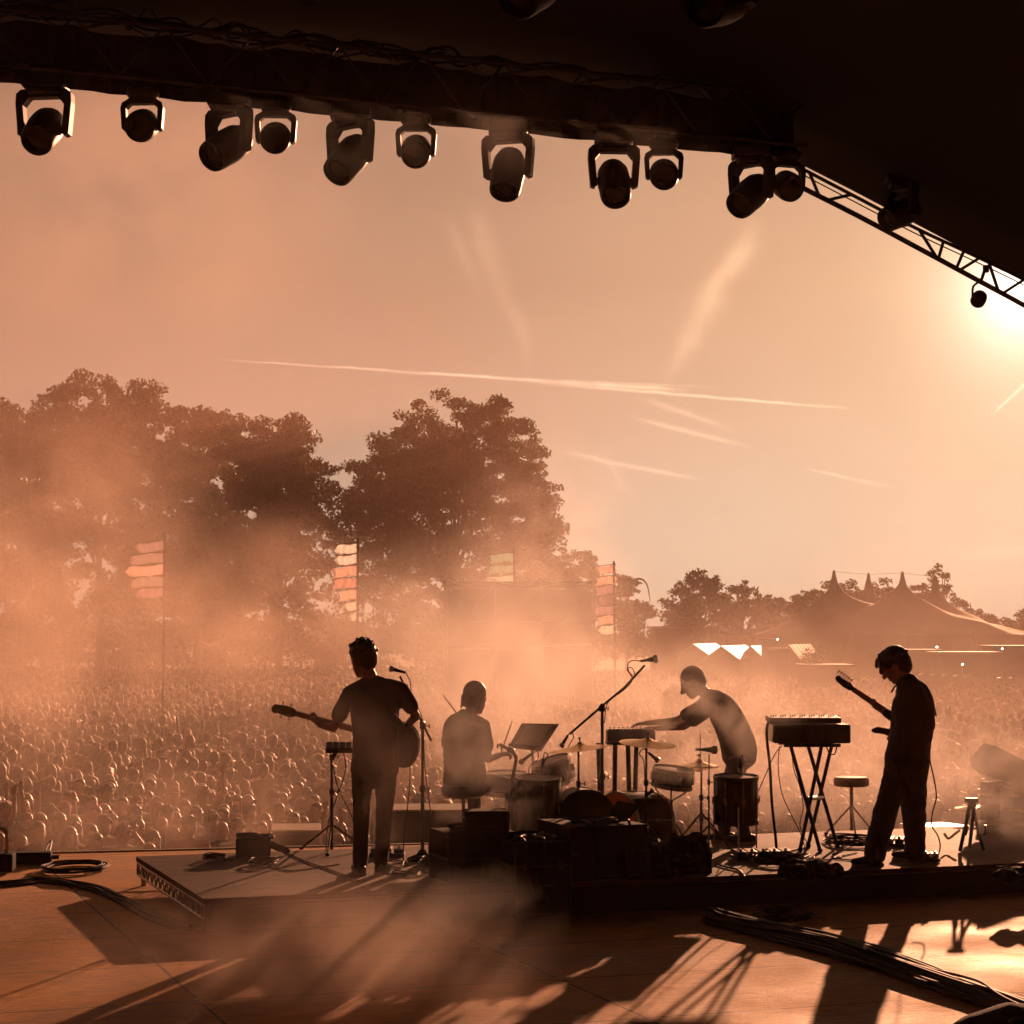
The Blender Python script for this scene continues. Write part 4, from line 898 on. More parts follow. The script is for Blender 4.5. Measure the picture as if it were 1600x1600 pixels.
st = b.build('guitar_strap', mat('strap_webbing', (.02, .016, .015), .6), None, True); st.location = bB; so = st.modifiers.new('t', 'SOLIDIFY'); so.thickness = .006
GWOOD = mat('guitar_lacquer', (.10, .035, .018), .25, coat=.6, var=.2, scale=3); GDARK = mat('guitar_black', (.02, .015, .014), .22, coat=.6); GNECK = mat('maple_neck', (.28, .15, .07), .35)
def guitar(name, label, nut, heel, bodyc, fn, k, bodym, head_up, horns, parent_strap=None, tuners=4, bscale=1.0):
    """nut, heel: ends of the neck; bodyc centre of the body; fn normal of the front; k px scale"""
    nut, heel = Vector(nut), Vector(heel); t = thing(name, label, 'guitar', bodyc); O = Vector(bodyc); x = (heel - nut).normalized(); fn = Vector(fn); fn = (fn - x * fn.dot(x)).normalized(); y = fn.cross(x)
    outl = [(-.20, .10), (-.23, .15), (-.20, .165), (-.13, .13), (-.05, .115), (.04, .14), (.14, .165), (.22, .13), (.25, .03), (.24, -.08), (.18, -.155), (.08, -.165), (-.01, -.12), (-.08, -.115), (-.14, -.15), (-.18, -.145), (-.15, -.09), (-.10, -.045), (-.10, .045), (-.15, .08)]
    b = MB(); b.prism([(p_[0] * bscale, p_[1] * bscale) for p_ in [q[:2] for q in catmull([(a_, c_, 0) for a_, c_ in outl], 3)]], O, x, y, fn, .042)
    ob = b.build('guitar_body', bodym, t, False)
    b = MB(); b.add([v - O * 0 for v in [nut + y * .021 - fn * .008, nut - y * .021 - fn * .008, nut - y * .021 + fn * .012, nut + y * .021 + fn * .012, heel + y * .028 - fn * .014, heel - y * .028 - fn * .014, heel - y * .028 + fn * .014, heel + y * .028 + fn * .014]], [(0, 1, 2, 3), (7, 6, 5, 4), (0, 4, 5, 1), (1, 5, 6, 2), (2, 6, 7, 3), (3, 7, 4, 0)])
    nk = b.build('neck', GNECK, t)
    for i in range(14):
        f_ = 1 - 2 ** (-i / 9.0); q = nut.lerp(heel, min(1, f_ * 1.45)); b2 = b = MB(); b.box(q + fn * .0135, (.003, .044, .003), Matrix((x, y, fn)).transposed()); b.build('fret', MSTEEL, nk)
    hd = MB(); hd.prism([(0, -.02), (0, .022), (-.02, .03), (-.05, .045), (-.16, .035), (-.19, .045), (-.215, .03), (-.22, 0), (-.2, -.03), (-.1, -.045), (-.03, -.04)] if head_up else [(0, .02), (0, -.022), (-.02, -.03), (-.05, -.045), (-.16, -.035), (-.19, -.045), (-.215, -.03), (-.22, 0), (-.2, .03), (-.1, .045), (-.03, .04)], nut - fn * .004, x * (1.0 if tuners == 4 else .82), y * (1.0 if tuners == 4 else .72), fn, .014)
    hd.build('headstock', GDARK, t)
    for i in range(tuners):
        for sd_ in ((1,) if tuners == 6 else (1, -1)):
            if tuners == 4 and i > 1: continue
            s2 = sd_ * (1 if head_up else -1); px_ = -.055 - i * (.026 if tuners == 6 else .075); q = nut + x * px_ + y * s2 * .028; b = MB(); b.tube([q, q + y * s2 * .03], .005, 6); b.box(q + y * s2 * .034, (.018, .016, .008), Matrix((x, y, fn)).transposed(), bevel=.003); b.build('tuning_peg', MSTEEL, t)
    sb = MB()
    for i in range(tuners): sb.tube([nut - x * .05 + y * (-.015 + .03 * i / (tuners - 1)) + fn * .014, nut + y * (-.015 + .03 * i / (tuners - 1)) + fn * .018, O + x * .14 + y * (-.022 + .044 * i / (tuners - 1)) + fn * .032], .0012, 3)
    sb.build('strings', MSTEEL, t)
    b = MB(); b.box(O + x * .14 + fn * .028, (.05, .08, .012), Matrix((x, y, fn)).transposed(), bevel=.003); b.build('bridge', MSTEEL, t)
    for s2 in (.02, .08):
        b = MB(); b.box(O + x * (s2 - .01) + fn * .026, (.02, .085, .012), Matrix((x, y, fn)).transposed(), bevel=.003); b.build('pickup', MBLACK, t)
    for s2 in (-.08, -.12):
        b = MB(); b.tube([O + x * .15 + y * s2 + fn * .02, O + x * .15 + y * s2 + fn * .04], .01, 10); b.build('knob', MBLACK, t)
    for c_ in t.children: c_.location = Vector((0, 0, 0)) - O
    return t
nut = at(463, 1115, D1 + .42); heel = at(585, 1148, D1 + .24); bc = at(604, 1157, D1 + .20)
g1 = guitar('bass_guitar', 'dark bass guitar held in front of the left player, headstock pointing left', nut, heel, bc, (.1, .95, .25), 1, GDARK, True, 1, tuners=4, bscale=1.12)

# --- drummer, seated, back to the camera
D2 = D_of(724, 1332)
drum_t, dB, dP, _ = musician('seated drummer with short brown hair and loose grey shirt, seen from behind', D2, dict(
    base=(724, 1332), head=(743, 1091, .05), neck=(735, 1117, 0), shL=(703, 1136, .04), elL=(700, 1178, .28), wrL=(722, 1140, .42), shR=(755, 1134, .0), elR=(763, 1186, .03), wrR=(780, 1180, .20),
    hipL=(715, 1222, .03), hipR=(742, 1222, 0), knL=(740, 1235, .48), knR=(800, 1226, .16), anL=(745, 1318, .45), anR=(812, 1318, .28)),
    [(727, 1222, 0, .19, .13), (726, 1198, 0, .175, .12), (725, 1170, 0, .175, .12), (725, 1145, 0, .19, .12), (727, 1132, 0, .17, .10), (731, 1124, 0, .11, .08)], (1, .12, 0),
    (.55, .8, -.22), 'bowl', HAIRL, SHIRTG, SHIRTG, hs=1.2, seed=5, foot_dirs=dict(L=(.2, 1, 0), R=(.5, 1, 0)), baggy=1.0, fold=.008,
    hands=dict(L=((-.1, .1, .8), (-.2, -.9, 0), 1, 1.3), R=((.8, .3, .15), (0, -.2, .9), -1, 1.3)))
STICKM = mat('hickory', (.45, .30, .17), .5)
for (a, b_, w2) in (((783, 1176, .24), (800, 1127, .36), 'standing up from the right hand of the drummer'), ((724, 1128, .42), (692, 1086, .40), 'raised over the left shoulder of the drummer')):
    q, r_ = at(a[0], a[1], D2 + a[2]), at(b_[0], b_[1], D2 + b_[2]); b = MB(); b.tube([q - (r_ - q) * .12, q, q.lerp(r_, .85), q.lerp(r_, .96), r_], [.0075, .0075, .0055, .004, .0055], 8); tag(b.build('drumstick', STICKM), f'drumstick {w2}', 'drumstick')

# --- keyboard player, bent forward to the left
D3 = D_of(1140, 1318)
key_t, kB, kP, _ = musician('cropped haired player bending far forward, arm stretched left to the synthesizer table in smoke', D3, dict(
    base=(1140, 1318), head=(1082, 1066, .0), neck=(1103, 1084, .03), shL=(1097, 1103, .18), elL=(1058, 1126, .22), wrL=(1010, 1130, .22), shR=(1108, 1108, -.14), elR=(1068, 1135, -.10), wrR=(1028, 1138, .06),
    hipL=(1155, 1180, .1), hipR=(1152, 1184, -.08), knL=(1128, 1258, .16), knR=(1150, 1262, -.10), anL=(1134, 1305, .14), anR=(1166, 1306, -.04)),
    [(1156, 1178, 0, .16, .155), (1152, 1158, 0, .16, .155), (1144, 1136, 0, .165, .15), (1131, 1112, 0, .18, .145), (1120, 1098, 0, .18, .12), (1111, 1091, 0, .12, .085)], (0, 1, 0),
    (-.82, .05, -.5), 'crop', mat('shaved_hair', (.13, .075, .05), .6, sheen=.4), SHIRTP, DENIM, hs=1.22, seed=9, upv=(-.3, 0, 1), foot_dirs=dict(L=(-1, .2, 0), R=(-1, .1, 0)), fold=.008,
    hands=dict(L=((-1, .0, -.1), (0, 0, 1), 1, .5), R=((-1, .1, .05), (0, 0, 1), -1, .5)))

# --- guitarist on the right, in profile
D4 = D_of(1385, 1350)
gui_t, gB, gP, _ = musician('guitarist in baggy overalls on the right, in profile, head bowed over the guitar', D4, dict(
    base=(1385, 1350), head=(1399, 1040, .0), neck=(1414, 1064, .02), shL=(1410, 1086, .16), elL=(1412, 1128, .24), wrL=(1380, 1112, .26), shR=(1436, 1086, -.14), elR=(1447, 1136, -.12), wrR=(1410, 1142, .04),
    hipL=(1412, 1190, .10), hipR=(1424, 1190, -.08), knL=(1386, 1262, -.02), knR=(1428, 1268, .14), anL=(1364, 1342, -.14), anR=(1430, 1336, .22)),
    [(1416, 1190, 0, .18, .18), (1421, 1160, 0, .18, .165), (1426, 1132, 0, .185, .18), (1427, 1105, 0, .19, .178), (1425, 1084, 0, .18, .15), (1419, 1070, 0, .12, .10)], (.15, 1, 0),
    (-.78, .30, -.52), 'mop', HAIRM, OVERALL, OVERALL, hs=1.24, seed=13, sleeves='long', baggy=1.55, upv=(-.25, 0, 1), foot_dirs=dict(L=(-.75, -.35, 0), R=(-.7, .5, 0)), fold=.012,
    hands=dict(L=((-.85, .1, .5), (-.3, -.2, -.9), -1, 1.0), R=((-.9, .3, -.2), (.1, -.3, .9), -1, .8)))
nut = at(1333, 1077, D4 + .34); heel = at(1398, 1121, D4 + .30); bc = at(1412, 1141, D4 + .26)
g2 = guitar('electric_guitar', 'slim electric guitar of the right player, neck pointing up to the left', nut, heel, bc, (-.25, .93, .2), 1, GWOOD, False, 1, tuners=6, bscale=.98)
b = MB(); w_ = Vector((0, .03, 0)); q1 = catmull([at(x, y, D4 + z) for x, y, z in [(1392, 1082, .1), (1400, 1070, .02), (1420, 1062, -.04), (1440, 1070, -.10), (1456, 1094, -.06), (1463, 1118, .05)]], 4)
b.add([v for q in q1 for v in (q + w_, q - w_)], [(2 * i, 2 * i + 2, 2 * i + 3, 2 * i + 1) for i in range(len(q1) - 1)])
st2 = b.build('guitar_strap', bpy.data.materials['strap_webbing'], None, True); so = st2.modifiers.new('t', 'SOLIDIFY'); so.thickness = .006
tag(st, 'wide black strap crossing the back of the left bass player', 'strap'); tag(st2, 'black strap over the shoulder of the right guitarist', 'strap')
# ------------------------------------------------------------------ instruments and stands
MSTAND = mat('stand_black', (.03, .026, .025), .4, metal=.4, var=.2, scale=30)
MCYM = mat('bronze', (.62, .40, .18), .33, metal=1.0, var=.2, scale=14)
MSKIN = mat('drum_skin', (.62, .56, .50), .5, var=.1, scale=6, trans=.35)
MSHELL = mat('drum_shell', (.07, .03, .02), .3, coat=.5, var=.3, scale=4)
MSHELLB = mat('drum_shell_black', (.025, .02, .02), .3, coat=.5)
MCASE = mat('road_case', (.010, .008, .007), .9, var=.3, scale=8, spec=.08)
MPAPER = mat('paper_sheet', (.7, .64, .55), .7, trans=.3)
def rbase(px, py): 
    p = fl(px, py, RZ); return Vector((p.x, p.y, RZ))
def P3(px, py, base, dd=0.0):   # point above a base, at its distance, local to it
    return at(px, py, base.y + dd) - base
def tripod(t, z0, zr, spread, m=MSTAND, rot=.3, brace=True, parent=None):
    for k in range(3):
        a = rot + k * 2 * math.pi / 3; e_ = Vector((math.cos(a), math.sin(a), 0)); b = MB()
        b.tube([Vector((0, 0, zr)), e_ * spread * .8 + Vector((0, 0, zr * .25)), e_ * spread + Vector((0, 0, .012))], .009, 6); b.build('leg', m, parent or t, True)
        b = MB(); b.box(e_ * spread + Vector((0, 0, .012)), (.035, .035, .022), bevel=.006); b.build('rubber_foot', MRUBBER, parent or t)
def mic(name, label, tip, tail, parent_base=None, grp=None, loop=None, big=False):
    tip, tail = Vector(tip), Vector(tail); t = thing(name, label, 'microphone', tail, 0, grp); d = tip - tail; ln = d.length; rm = aim(d); k = 1.5 if big else 1
    b = MB(); b.lathe([(0, 0), (.011, .003), (.013, ln * .3), (.017 * k, ln * .68), (0, ln * .69)], (0, 0, 0), 14, rm); b.build('handle', MBLACK, t, True)
    b = MB(); b.lathe([(0, ln * .67), (.020 * k, ln * .7), (.027 * k, ln * .82), (.024 * k, ln * .94), (0, ln)], (0, 0, 0), 16, rm); b.build('grille', MSTEEL, t, True)
    if loop:
        b = MB(); b.tube(catmull([Vector((0, 0, 0))] + [Vector(q) - tail for q in loop], 6), .0045, 6); b.build('cable', MRUBBER, t, True)
    return t
def stand(label, base, top, boom=None, spread=.3, zr=.32, r=.011, name='microphone_stand', cat='stand', rot=.4, clamps=(.45,), foot='tripod', grp=None):
    t = thing(name, label, cat, base, 0, grp); top = Vector(top)
    b = MB(); b.tube([(0, 0, .02), (0, 0, top.z * .55)], r * 1.35, 8); b.tube([(0, 0, top.z * .5), top], r, 8); b.build('pole', MSTAND, t, True)
    for c_ in clamps:
        b = MB(); b.tube([(0, 0, top.z * c_ - .025), (0, 0, top.z * c_ + .025)], r * 2.1, 10); b.tube([(0, 0, top.z * c_), (.045, -.01, top.z * c_)], .005, 5); b.box((.055, -.01, top.z * c_), (.012, .01, .035), bevel=.003); b.build('clamp', MSTAND, t, True)
    if foot == 'tripod': tripod(t, 0, zr, spread, rot=rot)
    else:
        b = MB(); b.lathe([(0, 0), (.13, 0), (.13, .02), (.05, .05), (.025, .09), (0, .09)], n=28); b.build('base', MCASE, t, True)
    if boom:
        b = MB(); b.tube([Vector(q) for q in boom], r * .8, 8); b.build('boom_arm', MSTAND, t, True)
        b = MB(); b.lathe([(0, -.03), (.022, -.03), (.026, 0), (.022, .03), (0, .03)], top, 12, aim((0, 1, 0))); b.build('boom_joint', MSTAND, t, True)
    return t
def drum(label, base, c, r, h, axis=(0, 0, 1), shell=MSHELL, name='drum', cat='drum', lugs=8, legs=0, grp='drums of the kit', skinm=None, feet=None):
    """c: centre (local to base)"""
    t = thing(name, label, cat, base, 0, grp); rm = aim(axis); c = Vector(c); ax = Vector(axis).normalized()
    b = MB(); b.lathe([(r * .97, -h / 2), (r, -h / 2 + .01), (r, h / 2 - .01), (r * .97, h / 2)], c, 40, rm); b.build('shell', shell, t, True)
    for s_ in (-1, 1):
        b = MB(); b.lathe([(0, s_ * (h / 2 + .004)), (r * .9, s_ * (h / 2 + .003)), (r * .99, s_ * h / 2)], c, 40, rm); b.build('drumhead', skinm or MSKIN, t, True)
        b = MB(); b.lathe([(r * .985, s_ * (h / 2 - .022)), (r * 1.03, s_ * (h / 2 - .022)), (r * 1.03, s_ * (h / 2 + .014)), (r * .985, s_ * (h / 2 + .014)), (r * .985, s_ * (h / 2 - .022))], c, 40, rm); b.build('hoop', MSTEEL if shell is not MSHELLB else MSHELLB, t, True)
    for k in range(lugs):
        a = 2 * math.pi * k / lugs + .2; e_ = rm @ Vector((math.cos(a), math.sin(a), 0)); b = MB()
        b.tube([c + e_ * (r * 1.03) - ax * h * .46, c + e_ * (r * 1.03) + ax * h * .46], .0035, 5); b.box(c + e_ * (r + .012), (.022, .022, min(.06, h * .4)), rm, bevel=.004); b.build('lug', MSTEEL, t, True)
    if legs:
        for k in range(legs):
            a = 2 * math.pi * k / legs + .5; e_ = Vector((math.cos(a), math.sin(a), 0)) * (r + .02); b = MB()
            b.tube([c + e_ + Vector((0, 0, -.05)), Vector((c.x + e_.x, c.y + e_.y, .06)), Vector((c.x + e_.x * 1.12, c.y + e_.y * 1.12, .01))], .007, 6); b.build('leg', MSTEEL, t, True)
    return t
def cymbal(label, stbase, c, r, nrm, poletop, grp='cymbals of the kit', hat=False):
    t = stand(label, stbase, poletop, spread=.26, zr=.30, r=.010, name='cymbal_stand', cat='cymbal', clamps=(.62, .35), grp=grp); rm = aim(nrm); c = Vector(c)
    prof = lambda s_: [(0.006, s_ * .030), (.03, s_ * .028), (r * .22, s_ * .010), (r * .3, s_ * .004), (r * .7, -s_ * .006), (r, -s_ * .018), (r, -s_ * .0195), (r * .7, -s_ * .008), (.006, s_ * .026)]
    b = MB(); b.lathe(prof(1), c, 48, rm); b.build('cymbal_plate', MCYM, t, True)
    if hat: b = MB(); b.lathe(prof(-1), c - Vector(nrm).normalized() * .045, 48, rm); b.build('cymbal_plate', MCYM, t, True)
    b = MB(); b.lathe([(0, .028), (.016, .028), (.016, .04), (.006, .042), (.006, .07), (.014, .072), (.014, .082), (0, .084)], c, 10, rm); b.box(c + rm @ Vector((0, 0, .078)), (.045, .008, .018), rm, bevel=.003); b.build('wing_nut', MSTAND, t, True)
    return t
# microphone stand of the bass player
m0 = rbase(660, 1344); top = P3(660, 1130, m0)
stand('tall black microphone stand with a boom beside the left bass player', m0, top, [P3(674, 1158, m0), top, P3(625, 1057, m0, .25)], foot='round', clamps=(.98, .52), r=.012)
mic('microphone', 'vocal microphone beside the head of the left bass player', m0 + P3(607, 1044, m0, .25), m0 + P3(634, 1051, m0, .25), loop=[m0 + P3(641, 1066, m0, .25), m0 + P3(644, 1090, m0, .2), m0 + P3(660, 1125, m0, .02), m0 + P3(664, 1200, m0, -.02), m0 + P3(676, 1290, m0), m0 + P3(686, 1342, m0)])
# controller on tripod
c0 = rbase(518, 1331); t = stand('thin tripod stand holding a drum pad controller left of the bass player', c0, P3(518, 1180, c0), spread=.33, zr=.24, clamps=(.98, .62), rot=2.6)
t = thing('pad_controller', 'flat drum pad controller tilted on its tripod stand left of the bass player', 'controller', c0 + P3(530, 1168, c0)); rm = rotm(.25, 0, .08)
b = MB(); b.box((0, 0, 0), (.24, .2, .045), rm, bevel=.01); b.build('housing', MPLAST, t)
for i in range(4):
    for j in range(3):
        b = MB(); b.box(rm @ Vector((-.085 + i * .057, -.055 + j * .055, .024)), (.046, .044, .01), rm, bevel=.004); b.build('pad', MRUBBER, t)
b = MB(); b.tube([(-.02, 0, -.02), (-.055, 0, -.09)], .02, 8); b.build('mount', MSTAND, t)
for k, pts in enumerate([[(536, 1172), (540, 1200), (532, 1230), (516, 1275), (511, 1300), (509, 1335)], [(520, 1195), (528, 1230), (545, 1265), (552, 1285), (560, 1330)], [(641, 1190), (639, 1240), (632, 1300), (630, 1345)]]):
    b = MB(); b.tube(catmull([at(x, y, (c0.y if k < 2 else 16.3)) for x, y in pts], 5), .0045, 6)
    tag(b.build('cable', MRUBBER, None, True), ['thin cable hanging from the pad controller along its stand', 'thin cable curving from the controller stand behind the trousers of the bass player', 'thin cable hanging straight from the bass guitar to the riser'][k], 'cable')
# drum throne
s0 = rbase(724, 1332); t = thing('drum_throne', 'round padded drum throne under the seated drummer', 'stool', s0)
zs = P3(724, 1226, s0).z; b = MB(); b.lathe([(0, zs - .115), (.15, zs - .115), (.19, zs - .09), (.20, zs - .04), (.185, zs - .006), (.1, zs), (0, zs)], n=36); b.build('seat', mat('vinyl', (.03, .025, .024), .4, coat=.2), t, True)
b = MB(); b.tube([(0, 0, .1), (0, 0, zs - .11)], .016, 10); b.tube([(0, 0, .1), (0, 0, zs * .55)], .022, 10); b.build('post', MSTAND, t, True)
tripod(t, 0, .26, .27, rot=.9)
# bent grip pipe
g0 = rbase(795, 1335); t = thing('bent_pipe_stand', 'bent black pipe with a hooked end rising beside the drummer', 'stand', g0)
b = MB(); b.tube(catmull([(0, 0, 0), P3(794, 1284, g0), P3(796, 1244, g0), P3(801, 1215, g0), P3(806, 1188, g0), P3(804, 1179, g0), P3(797, 1172, g0), P3(780, 1163, g0)], 5), .0155, 10); b.build('pipe', MSTAND, t, True)
b = MB(); b.box(P3(798, 1172, g0), (.06, .05, .05), rotm(0, .5, 0), bevel=.012); b.build('joint', MSTAND, t)
for q in ((778, 1166), (784, 1168)):
    b = MB(); b.tube([P3(q[0], q[1] - 4, g0), P3(q[0] - 1, q[1] + 3, g0)], .008, 6); b.build('hook', MSTAND, t)
b = MB(); b.lathe([(0, 0), (.12, 0), (.12, .015), (.03, .03), (0, .03)], n=24); b.build('base', MCASE, t, True)
# drums
d0 = rbase(790, 1330); drum('shallow side drum on the right of the drummer, pale skin in front of his knee', d0, P3(791, 1224, d0, .35), .19, .18, (0, -.05, 1), grp='drums of the kit', legs=3)
d1 = rbase(842, 1330); drum('deep dark floor drum between the bent pipe and the tilted tom', d1, P3(842, 1262, d1), .195, .52, (0, -.1, 1), MSHELLB, legs=3)
d2 = rbase(868, 1325); t = drum('tom drum tilted to the left with shining lugs on its right edge', d2, P3(865, 1206, d2, .25), .175, .21, (-.28, -.12, .9), MSHELL)
b = MB(); b.tube([P3(868, 1225, d2, .3), P3(872, 1250, d2, .3), (0, .3, .02)], .013, 8); b.build('mount_arm', MSTEEL, t, True)
d3 = rbase(910, 1328); drum('dark bass drum lying on its side, left of the orange skinned one', d3, P3(910, 1280, d3), .27, .36, (.15, -1, .0), MSHELLB, 'bass_drum', skinm=MSHELLB)
d4 = rbase(985, 1328); drum('bass drum lying on its side with its skin coloured as if lit orange', d4, P3(992, 1288, d4, .15), .285, .42, (-.8, -.6, .05), MSHELL, 'bass_drum', skinm=mat('orange_lit_skin', (.65, .30, .10), .5, trans=.5))  # orange light on this head is put into its skin colour
d5 = rbase(1050, 1325); t = drum('shallow snare drum tilted to the right on its basket stand', d5, P3(1051, 1215, d5), .185, .15, (.12, -.1, 1), MSHELL, 'snare_drum')
b = MB(); tripod(t, 0, .26, .25, rot=1.2); b.tube([(0, 0, .05), P3(1049, 1252, d5)], .013, 8); b.build('post', MSTAND, t, True)
for k in range(3):
    a = .4 + k * 2.1; e_ = Vector((math.cos(a), math.sin(a), 0)) * .17; b = MB(); b.tube(catmull([P3(1049, 1252, d5), P3(1049, 1243, d5) + e_ * .6, P3(1050, 1234, d5) + e_, P3(1050, 1226, d5) + e_ * 1.1], 4), .007, 6); b.build('basket_arm', MSTAND, t, True)
d6 = rbase(1150, 1338); drum('large dark floor tom on thin legs in front of the bending player', d6, P3(1150, 1249, d6), .192, .385, (0, -.06, 1), MSHELLB, lugs=8, legs=3, name='floor_tom')
# cymbals
y0 = rbase(904, 1330); cymbal('large thin cymbal seen edge on above the tilted tom', y0, P3(907, 1167, y0), .285, (-.12, -.01, 1), P3(904, 1160, y0))
y1 = rbase(1010, 1335); cymbal('broad cymbal tipped towards the camera in the middle of the kit', y1, P3(1012, 1159, y1), .25, (.075, -.10, 1), P3(1010, 1155, y1))
y2 = rbase(1096, 1322); t = cymbal('pair of hi hat cymbals on a three legged stand', y2, P3(1092, 1193, y2), .178, (.02, -.02, 1), P3(1096, 1200, y2), hat=True)
b = MB(); b.tube([P3(1095, 1200, y2), P3(1094, 1146, y2)], .0045, 6); b.build('pull_rod', MSTEEL, t)
b = MB(); b.tube([P3(1095, 1183, y2), P3(1088, 1179, y2)], .006, 6); b.build('clutch', MSTEEL, t)
b = MB(); b.box((.03, -.16, .03), (.09, .26, .015), rotm(.15, 0, 0), bevel=.004); b.build('pedal', MSTEEL, t)
# small microphones clipped over the drums
def cl(x, y, b_, dd=0.): return at(x, y, b_.y + dd)
mic('microphone', 'drum microphone tilted up left over the pale side drum', cl(811, 1193, d1, .1), cl(832, 1177, d1, .1), grp='small microphones clipped over the drums', loop=[cl(840, 1174, d1, .1), cl(840, 1186, d1, .1), cl(828, 1197, d1, .1), cl(826, 1210, d1, .1)])
mic('microphone', 'upright drum microphone on the rim of the deep dark floor drum', cl(846, 1208, d1), cl(849, 1184, d1), grp='small microphones clipped over the drums', loop=[cl(851, 1176, d1), cl(856, 1180, d1), cl(850, 1192, d1), cl(852, 1212, d1)])
mic('microphone', 'drum microphone pointing down over the tilted tom', cl(876, 1168, d2), cl(888, 1148, d2), grp='small microphones clipped over the drums', loop=[cl(893, 1144, d2), cl(896, 1152, d2), cl(890, 1163, d2), cl(884, 1176, d2)])
mic('microphone', 'slim microphone clamped on the middle cymbal stand, aimed down right', cl(1030, 1190, y1, -.03), cl(1013, 1176, y1, -.03), grp='small microphones clipped over the drums', loop=[cl(1005, 1170, y1), cl(999, 1178, y1), cl(1006, 1190, y1), cl(1008, 1230, y1)])
mic('microphone', 'short microphone clamped low on the middle cymbal stand', cl(1021, 1234, y1, -.03), cl(1010, 1243, y1, -.03), grp='small microphones clipped over the drums')
mic('microphone', 'microphone with loop clipped on the rim of the large floor tom', cl(1157, 1208, d6), cl(1157, 1184, d6), grp='small microphones clipped over the drums', loop=[cl(1160, 1180, d6), cl(1161, 1192, d6), cl(1158, 1206, d6), cl(1160, 1214, d6)])
n0 = rbase(1108, 1325); stand('thin stand between hi hat and large floor tom carrying a thick microphone', n0, P3(1108, 1178, n0), spread=.2, zr=.2, r=.006, clamps=(.7,))
mic('microphone', 'thick foam covered microphone above the hi hat', n0 + P3(1122, 1172, n0), n0 + P3(1086, 1171, n0), big=True)
# boom microphone
b0 = rbase(941, 1325); top = P3(941, 1103, b0)
stand('tall stand with a long boom rising to the right over the kit', b0, top, [P3(890, 1147, b0, -.1), P3(905, 1134, b0, -.06), top, P3(975, 1075, b0, .1), P3(1007, 1040, b0, .25)], spread=.33, zr=.3, r=.014, clamps=(.98, .5))
mic('microphone', 'microphone at the high end of the long boom with tangled cable', b0 + P3(1029, 1029, b0, .25), b0 + P3(1000, 1033, b0, .25), loop=[b0 + P3(x, y, b0, .22) for x, y in ((988, 1032), (981, 1038), (983, 1050), (992, 1058), (988, 1044), (980, 1046), (988, 1062), (975, 1078), (950, 1098), (944, 1130))], big=True)
# music stands
def music_stand(label, base, corners, m, grp=None):
    t = thing('music_stand', label, 'stand', base, 0, grp); q = [P3(*c_[:2], base, c_[2]) for c_ in corners]; n = (q[1] - q[0]).cross(q[3] - q[0]).normalized() * .008
    b = MB(); b.add([v - n for v in q] + [v + n for v in q], [(0, 1, 2, 3), (7, 6, 5, 4), (0, 4, 5, 1), (1, 5, 6, 2), (2, 6, 7, 3), (3, 7, 4, 0)]); b.build('desk', m, t)
    lo_ = (q[2] + q[3]) / 2; b = MB(); yv = (q[0] - q[3]).normalized(); b.add([q[3], q[2], q[2] + n.normalized() * -.05, q[3] + n.normalized() * -.05, q[3] - yv * .01, q[2] - yv * .01, q[2] + n.normalized() * -.05 - yv * .01, q[3] + n.normalized() * -.05 - yv * .01], [(0, 1, 2, 3), (7, 6, 5, 4), (3, 2, 6, 7), (0, 4, 5, 1)]); b.build('ledge', m, t)
    c_ = sum(q, Vector()) / 4; b = MB(); b.tube([(c_.x, c_.y, .05), c_], .011, 8); b.build('pole', MSTAND, t)
    for k in range(3):
        a = .6 + k * 2.09; e_ = Vector((math.cos(a), math.sin(a), 0)) * .25; b = MB(); b.tube([Vector((c_.x, c_.y, .25)), Vector((c_.x, c_.y, .01)) + e_], .008, 6); b.build('leg', MSTAND, t)
    return t
w0 = rbase(838, 1318); music_stand('music stand with wide tilted desk holding pale sheets behind the drums, veiled by smoke', w0, [(815, 1131, .15), (873, 1132, .15), (846, 1173, -.05), (795, 1167, -.05)], mat('grey_desk', (.16, .12, .10), .6, var=.1))
q = [at(x, y, w0.y + z) for x, y, z in ((822, 1134, .12), (862, 1134, .12), (840, 1167, -.06), (804, 1163, -.06))]; b = MB(); b.add(q + [v + Vector((0, -.004, .004)) for v in q], [(3, 2, 1, 0), (4, 5, 6, 7), (0, 1, 5, 4), (1, 2, 6, 5), (2, 3, 7, 6), (3, 0, 4, 7)]); tag(b.build('sheet_music', MPAPER), 'pale sheet of paper lying on the wide tilted desk', 'paper')
w1 = rbase(975, 1345); music_stand('small black music stand desk tipped back in front of the bass drums', w1, [(965, 1251, .1), (1001, 1259, .1), (975, 1287, -.05), (946, 1280, -.05)], MBLACK)
# synthesizer table in the smoke
k0 = rbase(978, 1318); t = thing('synth_table', 'table stand with wide legs carrying the synthesizer in the smoke', 'stand', k0)
z_ = P3(985, 1160, k0).z; b = MB(); b.box((P3(985, 1160, k0).x, 0, z_), (.45, .35, .03), bevel=.006); b.build('table_top', MSTAND, t)
for x0, x1, dy in ((960, 958, -.14), (980, 984, -.12), (996, 992, .14), (936, 941, .14)):
    b = MB(); p_, q_ = P3(x0, 1162, k0), P3(x1, 1318, k0); b.tube([(p_.x, dy, p_.z), (q_.x, dy * 1.2, .01)], .022, 8); b.build('leg', MSTAND, t)
t = thing('synthesizer', 'small synthesizer with knobs under the stretched hand of the bending player', 'keyboard', k0 + Vector((P3(985, 1150, k0).x, 0, z_ + .015)))
b = MB(); b.box((0, 0, .05), (.44, .3, .1), bevel=.01); b.build('case', MPLAST, t); r5 = random.Random(3)
